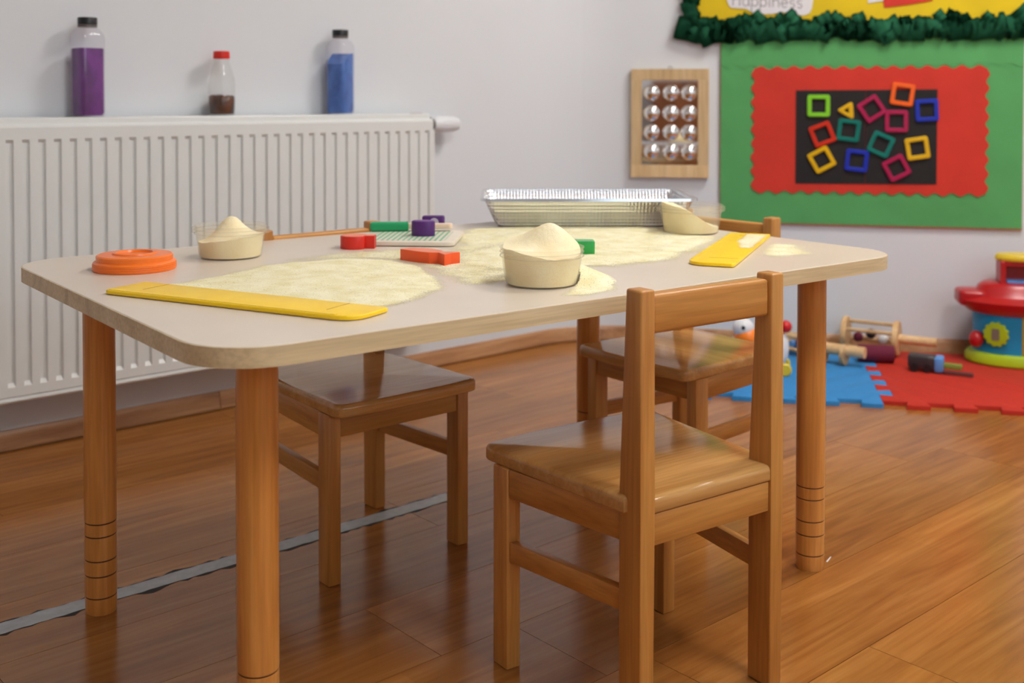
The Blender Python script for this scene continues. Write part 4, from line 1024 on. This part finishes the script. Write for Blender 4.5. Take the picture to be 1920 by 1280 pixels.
# ------------------------------------------------------------------ toys on the mat
def build_house():
    p_ = bw(1.335, 0.128); t = thing('activity_house', 'plastic activity house with red roof, blue wall and lime gear against the wall', 'toy', (p_.x, p_.y, ZM), B_ROT)
    def oval(bm, prof, seg=48, sy=0.68): lathe(bm, prof, seg, sy=sy)
    b = bmesh.new(); oval(b, [(0, 0), (0.148, 0), (0.156, 0.006), (0.156, 0.022), (0.150, 0.032), (0.136, 0.036), (0, 0.036)]); obj('base', b, M_TLIME, t, smooth=True)
    b = bmesh.new(); oval(b, [(0, 0.034), (0.136, 0.034), (0.134, 0.09), (0.136, 0.150), (0, 0.150)]); wl = obj('wall', b, M_TBLUE, t, smooth=True)
    # yellow wall panel on the right half
    b = bmesh.new(); n = 16; pr = []
    for i in range(n+1):
        a = math.radians(-98+76*i/n); pr.append((math.cos(a), math.sin(a)*0.68))
    rows = [[b.verts.new((x*r, y*r, z)) for x, y in pr] for r, z in ((0.1365, 0.036), (0.1385, 0.038), (0.1365, 0.09), (0.1385, 0.148))]
    for A, B in zip(rows, rows[1:]):
        for i in range(n): b.faces.new((A[i], A[i+1], B[i+1], B[i]))
    bmesh.ops.solidify(b, geom=b.faces[:], thickness=0.003); obj('yellow_panel', b, M_TYEL, wl, smooth=True)
    b = bmesh.new(); oval(b, [(0, 0.142), (0.120, 0.142), (0.150, 0.152), (0.178, 0.175), (0.182, 0.186), (0.150, 0.196), (0.132, 0.206), (0.120, 0.226), (0.108, 0.234), (0, 0.236)]); rf = obj('roof', b, M_TRED, t, smooth=True)
    obj('roof_tray', prm(rounded([(-0.182, -0.045), (-0.10, -0.055), (-0.10, 0.055), (-0.182, 0.045)], 0.022, 6), 0.168, 0.212, rt=0.010, rb=0.012, seg=4), M_TRED, rf, smooth=True)
    b = bmesh.new()
    box(b, -0.066, -0.050, -0.030, 0.030, 0.23, 0.300, 0.003); box(b, 0.050, 0.066, -0.030, 0.030, 0.23, 0.300, 0.003); box(b, -0.05, 0.05, 0.018, 0.030, 0.23, 0.300, 0.001); box(b, -0.05, 0.05, -0.030, 0.030, 0.286, 0.300, 0.001)
    ch = obj('chimney', b, M_TRED, t); obj('chimney_slide', prm(rrect(-0.046, 0.046, -0.026, 0.014, 0.004, 3), 0.236, 0.243), M_SKYB, ch)
    obj('chimney_cap', lth([(0, 0.3), (0.072, 0.3), (0.076, 0.304), (0.076, 0.312), (0.070, 0.319), (0, 0.320)], 40, sy=0.55), M_TYEL, t, smooth=True)
    # lime gear with a mirror on the blue wall
    ga = math.radians(-128); gx, gy = 0.137*math.cos(ga), 0.137*math.sin(ga)*0.68; face = math.atan2(gy/0.68**2, gx)
    teeth = []
    for i in range(72):
        a = 2*math.pi*i/72; r = 0.036 if (i//3) % 2 else 0.0325; teeth.append((r*math.cos(a), r*math.sin(a)))
    b = bmesh.new(); prism(b, teeth, 0, 0.010, rt=0.002); M_ = Matrix.Rotation(face, 4, 'Z') @ Matrix.Rotation(math.radians(90), 4, 'Y')
    for v in b.verts: v.co = M_ @ v.co
    g = obj('gear', b, M_TLIME, t, loc=(gx, gy, 0.094), smooth=True, sharp=35)
    b = bmesh.new(); prism(b, rounded([(-0.017, -0.011), (0.017, -0.011), (0.017, 0.011), (-0.017, 0.011)], 0.005), 0.010, 0.0112)
    for v in b.verts: v.co = M_ @ v.co
    obj('gear_mirror', b, plain('dull_mirror', (120, 112, 96), 0.3, 0.05), g)
    ba = math.radians(-160); obj('red_knob', ell((0.142*math.cos(ba), 0.142*math.sin(ba)*0.68-0.01, 0.072), (0.021, 0.021, 0.025)), M_TRED, t, smooth=True)
    ya = math.radians(-60); obj('yellow_knob', ell((0.142*math.cos(ya), 0.142*math.sin(ya)*0.68, 0.075), (0.024, 0.014, 0.026)), M_TYEL, t, smooth=True)
build_house()
def stick_toy(label, a, b_, r_disc, rods, handle_b, bead_mats, rz_seed=0):
    """two wooden discs joined by rods, with a handle dowel; a and b_ are the disc centres"""
    a, b_ = Vector(a), Vector(b_); base = (a+b_)/2; t = thing('wooden_rattle', label, 'wooden toy', (base.x, base.y, ZM), 0.0, 'wooden roller rattles')
    A = a-Vector((base.x, base.y, ZM)); B = b_-Vector((base.x, base.y, ZM)); d = (B-A).normalized(); q = d.to_track_quat('Z', 'Y').to_matrix().to_4x4()
    for c in (A, B): obj('disc', lth([(0, -0.008), (r_disc-0.002, -0.008), (r_disc, -0.006), (r_disc, 0.006), (r_disc-0.002, 0.008), (0, 0.008)], 32, mat=Matrix.Translation(c) @ q), W_PALE, t, smooth=True, sharp=35)
    for k in range(rods):
        an = 2*math.pi*k/rods+0.5+rz_seed; o = (q @ Vector((math.cos(an)*r_disc*0.78, math.sin(an)*r_disc*0.78, 0))); obj('rod', tb([A+o, B+o], 0.0055, 8), W_PALE, t, smooth=True)
    L = (B-A).length
    for k, m in enumerate(bead_mats):
        s = (k+1)/(len(bead_mats)+1); obj('bead', ell(A+d*L*s+Vector((0, 0, -0.008+0.014*(k % 2))), (0.015, 0.015, 0.015), 16, 10), m, t, smooth=True)
    obj('handle', tb([A, A-d*handle_b], 0.0135, 14), W_PALE, t, smooth=True, sharp=50)
    return t
def w3(u, off, z): p_ = bw(u, off); return (p_.x, p_.y, z)
stick_toy('wooden roller rattle with beads lying on the red foam tile', w3(0.985, 0.125, 0.066), w3(0.842, 0.082, 0.068), 0.052, 4, 0.115, [M_WHITEP, M_BLACK, M_PLUM])
stick_toy('wooden roller rattle half hidden behind the right table leg', w3(0.745, 0.205, 0.047), w3(0.66, 0.130, 0.047), 0.034, 4, 0.02, [M_SKYB, M_PURPLE, M_SKYB], 0.4)
t = thing('wooden_dowel', 'thick pale wooden dowel across the back of the blue foam tile', 'wooden toy', w3(0.80, 0.265, ZM), B_ROT)
obj('dowel', tb([(-0.055, 0.0295, 0.043), (0.075, -0.03, 0.043)], 0.0165, 16), W_PALE, t, smooth=True, sharp=50)
for x, y_ in ((-0.035, 0.0203), (0.02, -0.005)):
    obj('disc', lth([(0, -0.006), (0.030, -0.006), (0.030, 0.006), (0, 0.006)], 24, mat=Matrix.Translation((x, y_, 0.0305)) @ Matrix.Rotation(math.radians(-25), 4, 'Z') @ Matrix.Rotation(math.radians(90), 4, 'Y')), W_PALE, t, smooth=True, sharp=35)
t = thing('felt_roll', 'dark plum felt roll lying behind the wooden rattle', 'toy', w3(0.915, 0.215, ZM), B_ROT)
obj('roll', tb([(-0.05, 0.0, 0.026), (0.05, 0.0, 0.026)], 0.025, 18), M_PLUM, t, smooth=True, sharp=50)
# small dark toy vehicle
t = thing('toy_vehicle', 'small dark toy vehicle with blue band lying on the red foam tile', 'toy', w3(1.058, 0.305, ZM), B_ROT-0.25)
obj('body', prm(rounded([(-0.066, -0.018), (-0.01, -0.022), (0.012, -0.018), (0.012, 0.018), (-0.01, 0.022), (-0.066, 0.018)], 0.010, 5), 0.010, 0.048, rt=0.008, rb=0.006, seg=3), plain('charcoal_toy_plastic', (52, 46, 48), 0.45, 0.1), t, smooth=True)
obj('blue_band', bx(0.006, 0.030, -0.024, 0.024, 0.004, 0.046, bev=0.005), M_SKYB, t, smooth=True)
obj('green_boom', prm(rounded([(0.028, -0.010), (0.078, -0.012), (0.080, 0.002), (0.028, 0.008)], 0.004), 0.014, 0.030, rt=0.004, rb=0.002), plain('olive_toy_plastic', (130, 140, 50), 0.45), t, smooth=True)
obj('tail', prm(rounded([(0.03, -0.022), (0.108, -0.026), (0.110, -0.016), (0.03, -0.010)], 0.003), 0.0, 0.012, rt=0.003), plain('brown_toy_plastic', (92, 40, 34), 0.5), t, smooth=True)
for x in (-0.048, -0.012):
    for s in (-1, 1): obj('wheel', lth([(0, -0.004), (0.011, -0.004), (0.012, 0), (0.011, 0.004), (0, 0.004)], 20, mat=Matrix.Translation((x, s*0.022, 0.012)) @ Matrix.Rotation(math.radians(90), 4, 'X')), M_BLACK, t, smooth=True)
# pull-along animal
t = thing('pull_along_toy', 'white and orange pull-along animal with yellow wheels and red ball behind the chairs', 'toy', w3(0.575, 0.40, ZM), B_ROT)
obj('body', ell((-0.01, 0.0, 0.072), (0.075, 0.038, 0.046)), M_WHITEP, t, smooth=True)
obj('flank', ell((0.052, 0.0, 0.070), (0.030, 0.034, 0.055)), M_WHITEP, t, smooth=True)
obj('orange_patch', ell((-0.035, -0.004, 0.098), (0.036, 0.038, 0.032)), M_TOR, t, smooth=True)
hd = obj('head', ell((-0.045, -0.008, 0.125), (0.030, 0.028, 0.028)), M_WHITEP, t, smooth=True)
obj('eye', ell((-0.045, -0.035, 0.130), (0.006, 0.003, 0.006), 12, 8), M_BLACK, hd, smooth=True)
obj('orange_collar', ell((0.045, -0.002, 0.118), (0.026, 0.024, 0.014)), M_TOR, t, smooth=True)
obj('red_ball', ell((0.072, -0.008, 0.133), (0.0175, 0.0175, 0.0175), 20, 12), plain('bright_red_ball', (206, 22, 26), 0.25, 0.03), t, smooth=True)
for x in (-0.055, 0.070):
    for s in (-1, 1):
        wv = obj('wheel', lth([(0, -0.006), (0.015, -0.006), (0.018, -0.003), (0.018, 0.003), (0.015, 0.006), (0, 0.006)], 24, mat=Matrix.Translation((x, s*0.040, 0.018)) @ Matrix.Rotation(math.radians(90), 4, 'X')), M_TYEL, t, smooth=True)

# ------------------------------------------------------------------ made-up cabinet behind the photographer, added to give the mirror a brown reflection
t = thing('reflection_cabinet', 'made-up brown wooden cabinet, added unseen for the bubble mirror to reflect', 'cabinet', (-0.80, -0.98, 0), math.radians(41.6+180-90-180))
obj('carcass', bx(-0.8, 0.8, -0.35, 0.0, 0.0, 0.92, bev=0.004), W_CAB, t)
for i in range(3):
    d_ = obj('door', bx(-0.78+i*0.52, -0.28+i*0.52, -0.0, 0.018, 0.05, 0.90, bev=0.003), W_CAB, t)
    obj('knob', ell((-0.33+i*0.52, 0.03, 0.55), (0.013, 0.013, 0.013), 14, 8), M_STEEL, d_, smooth=True)
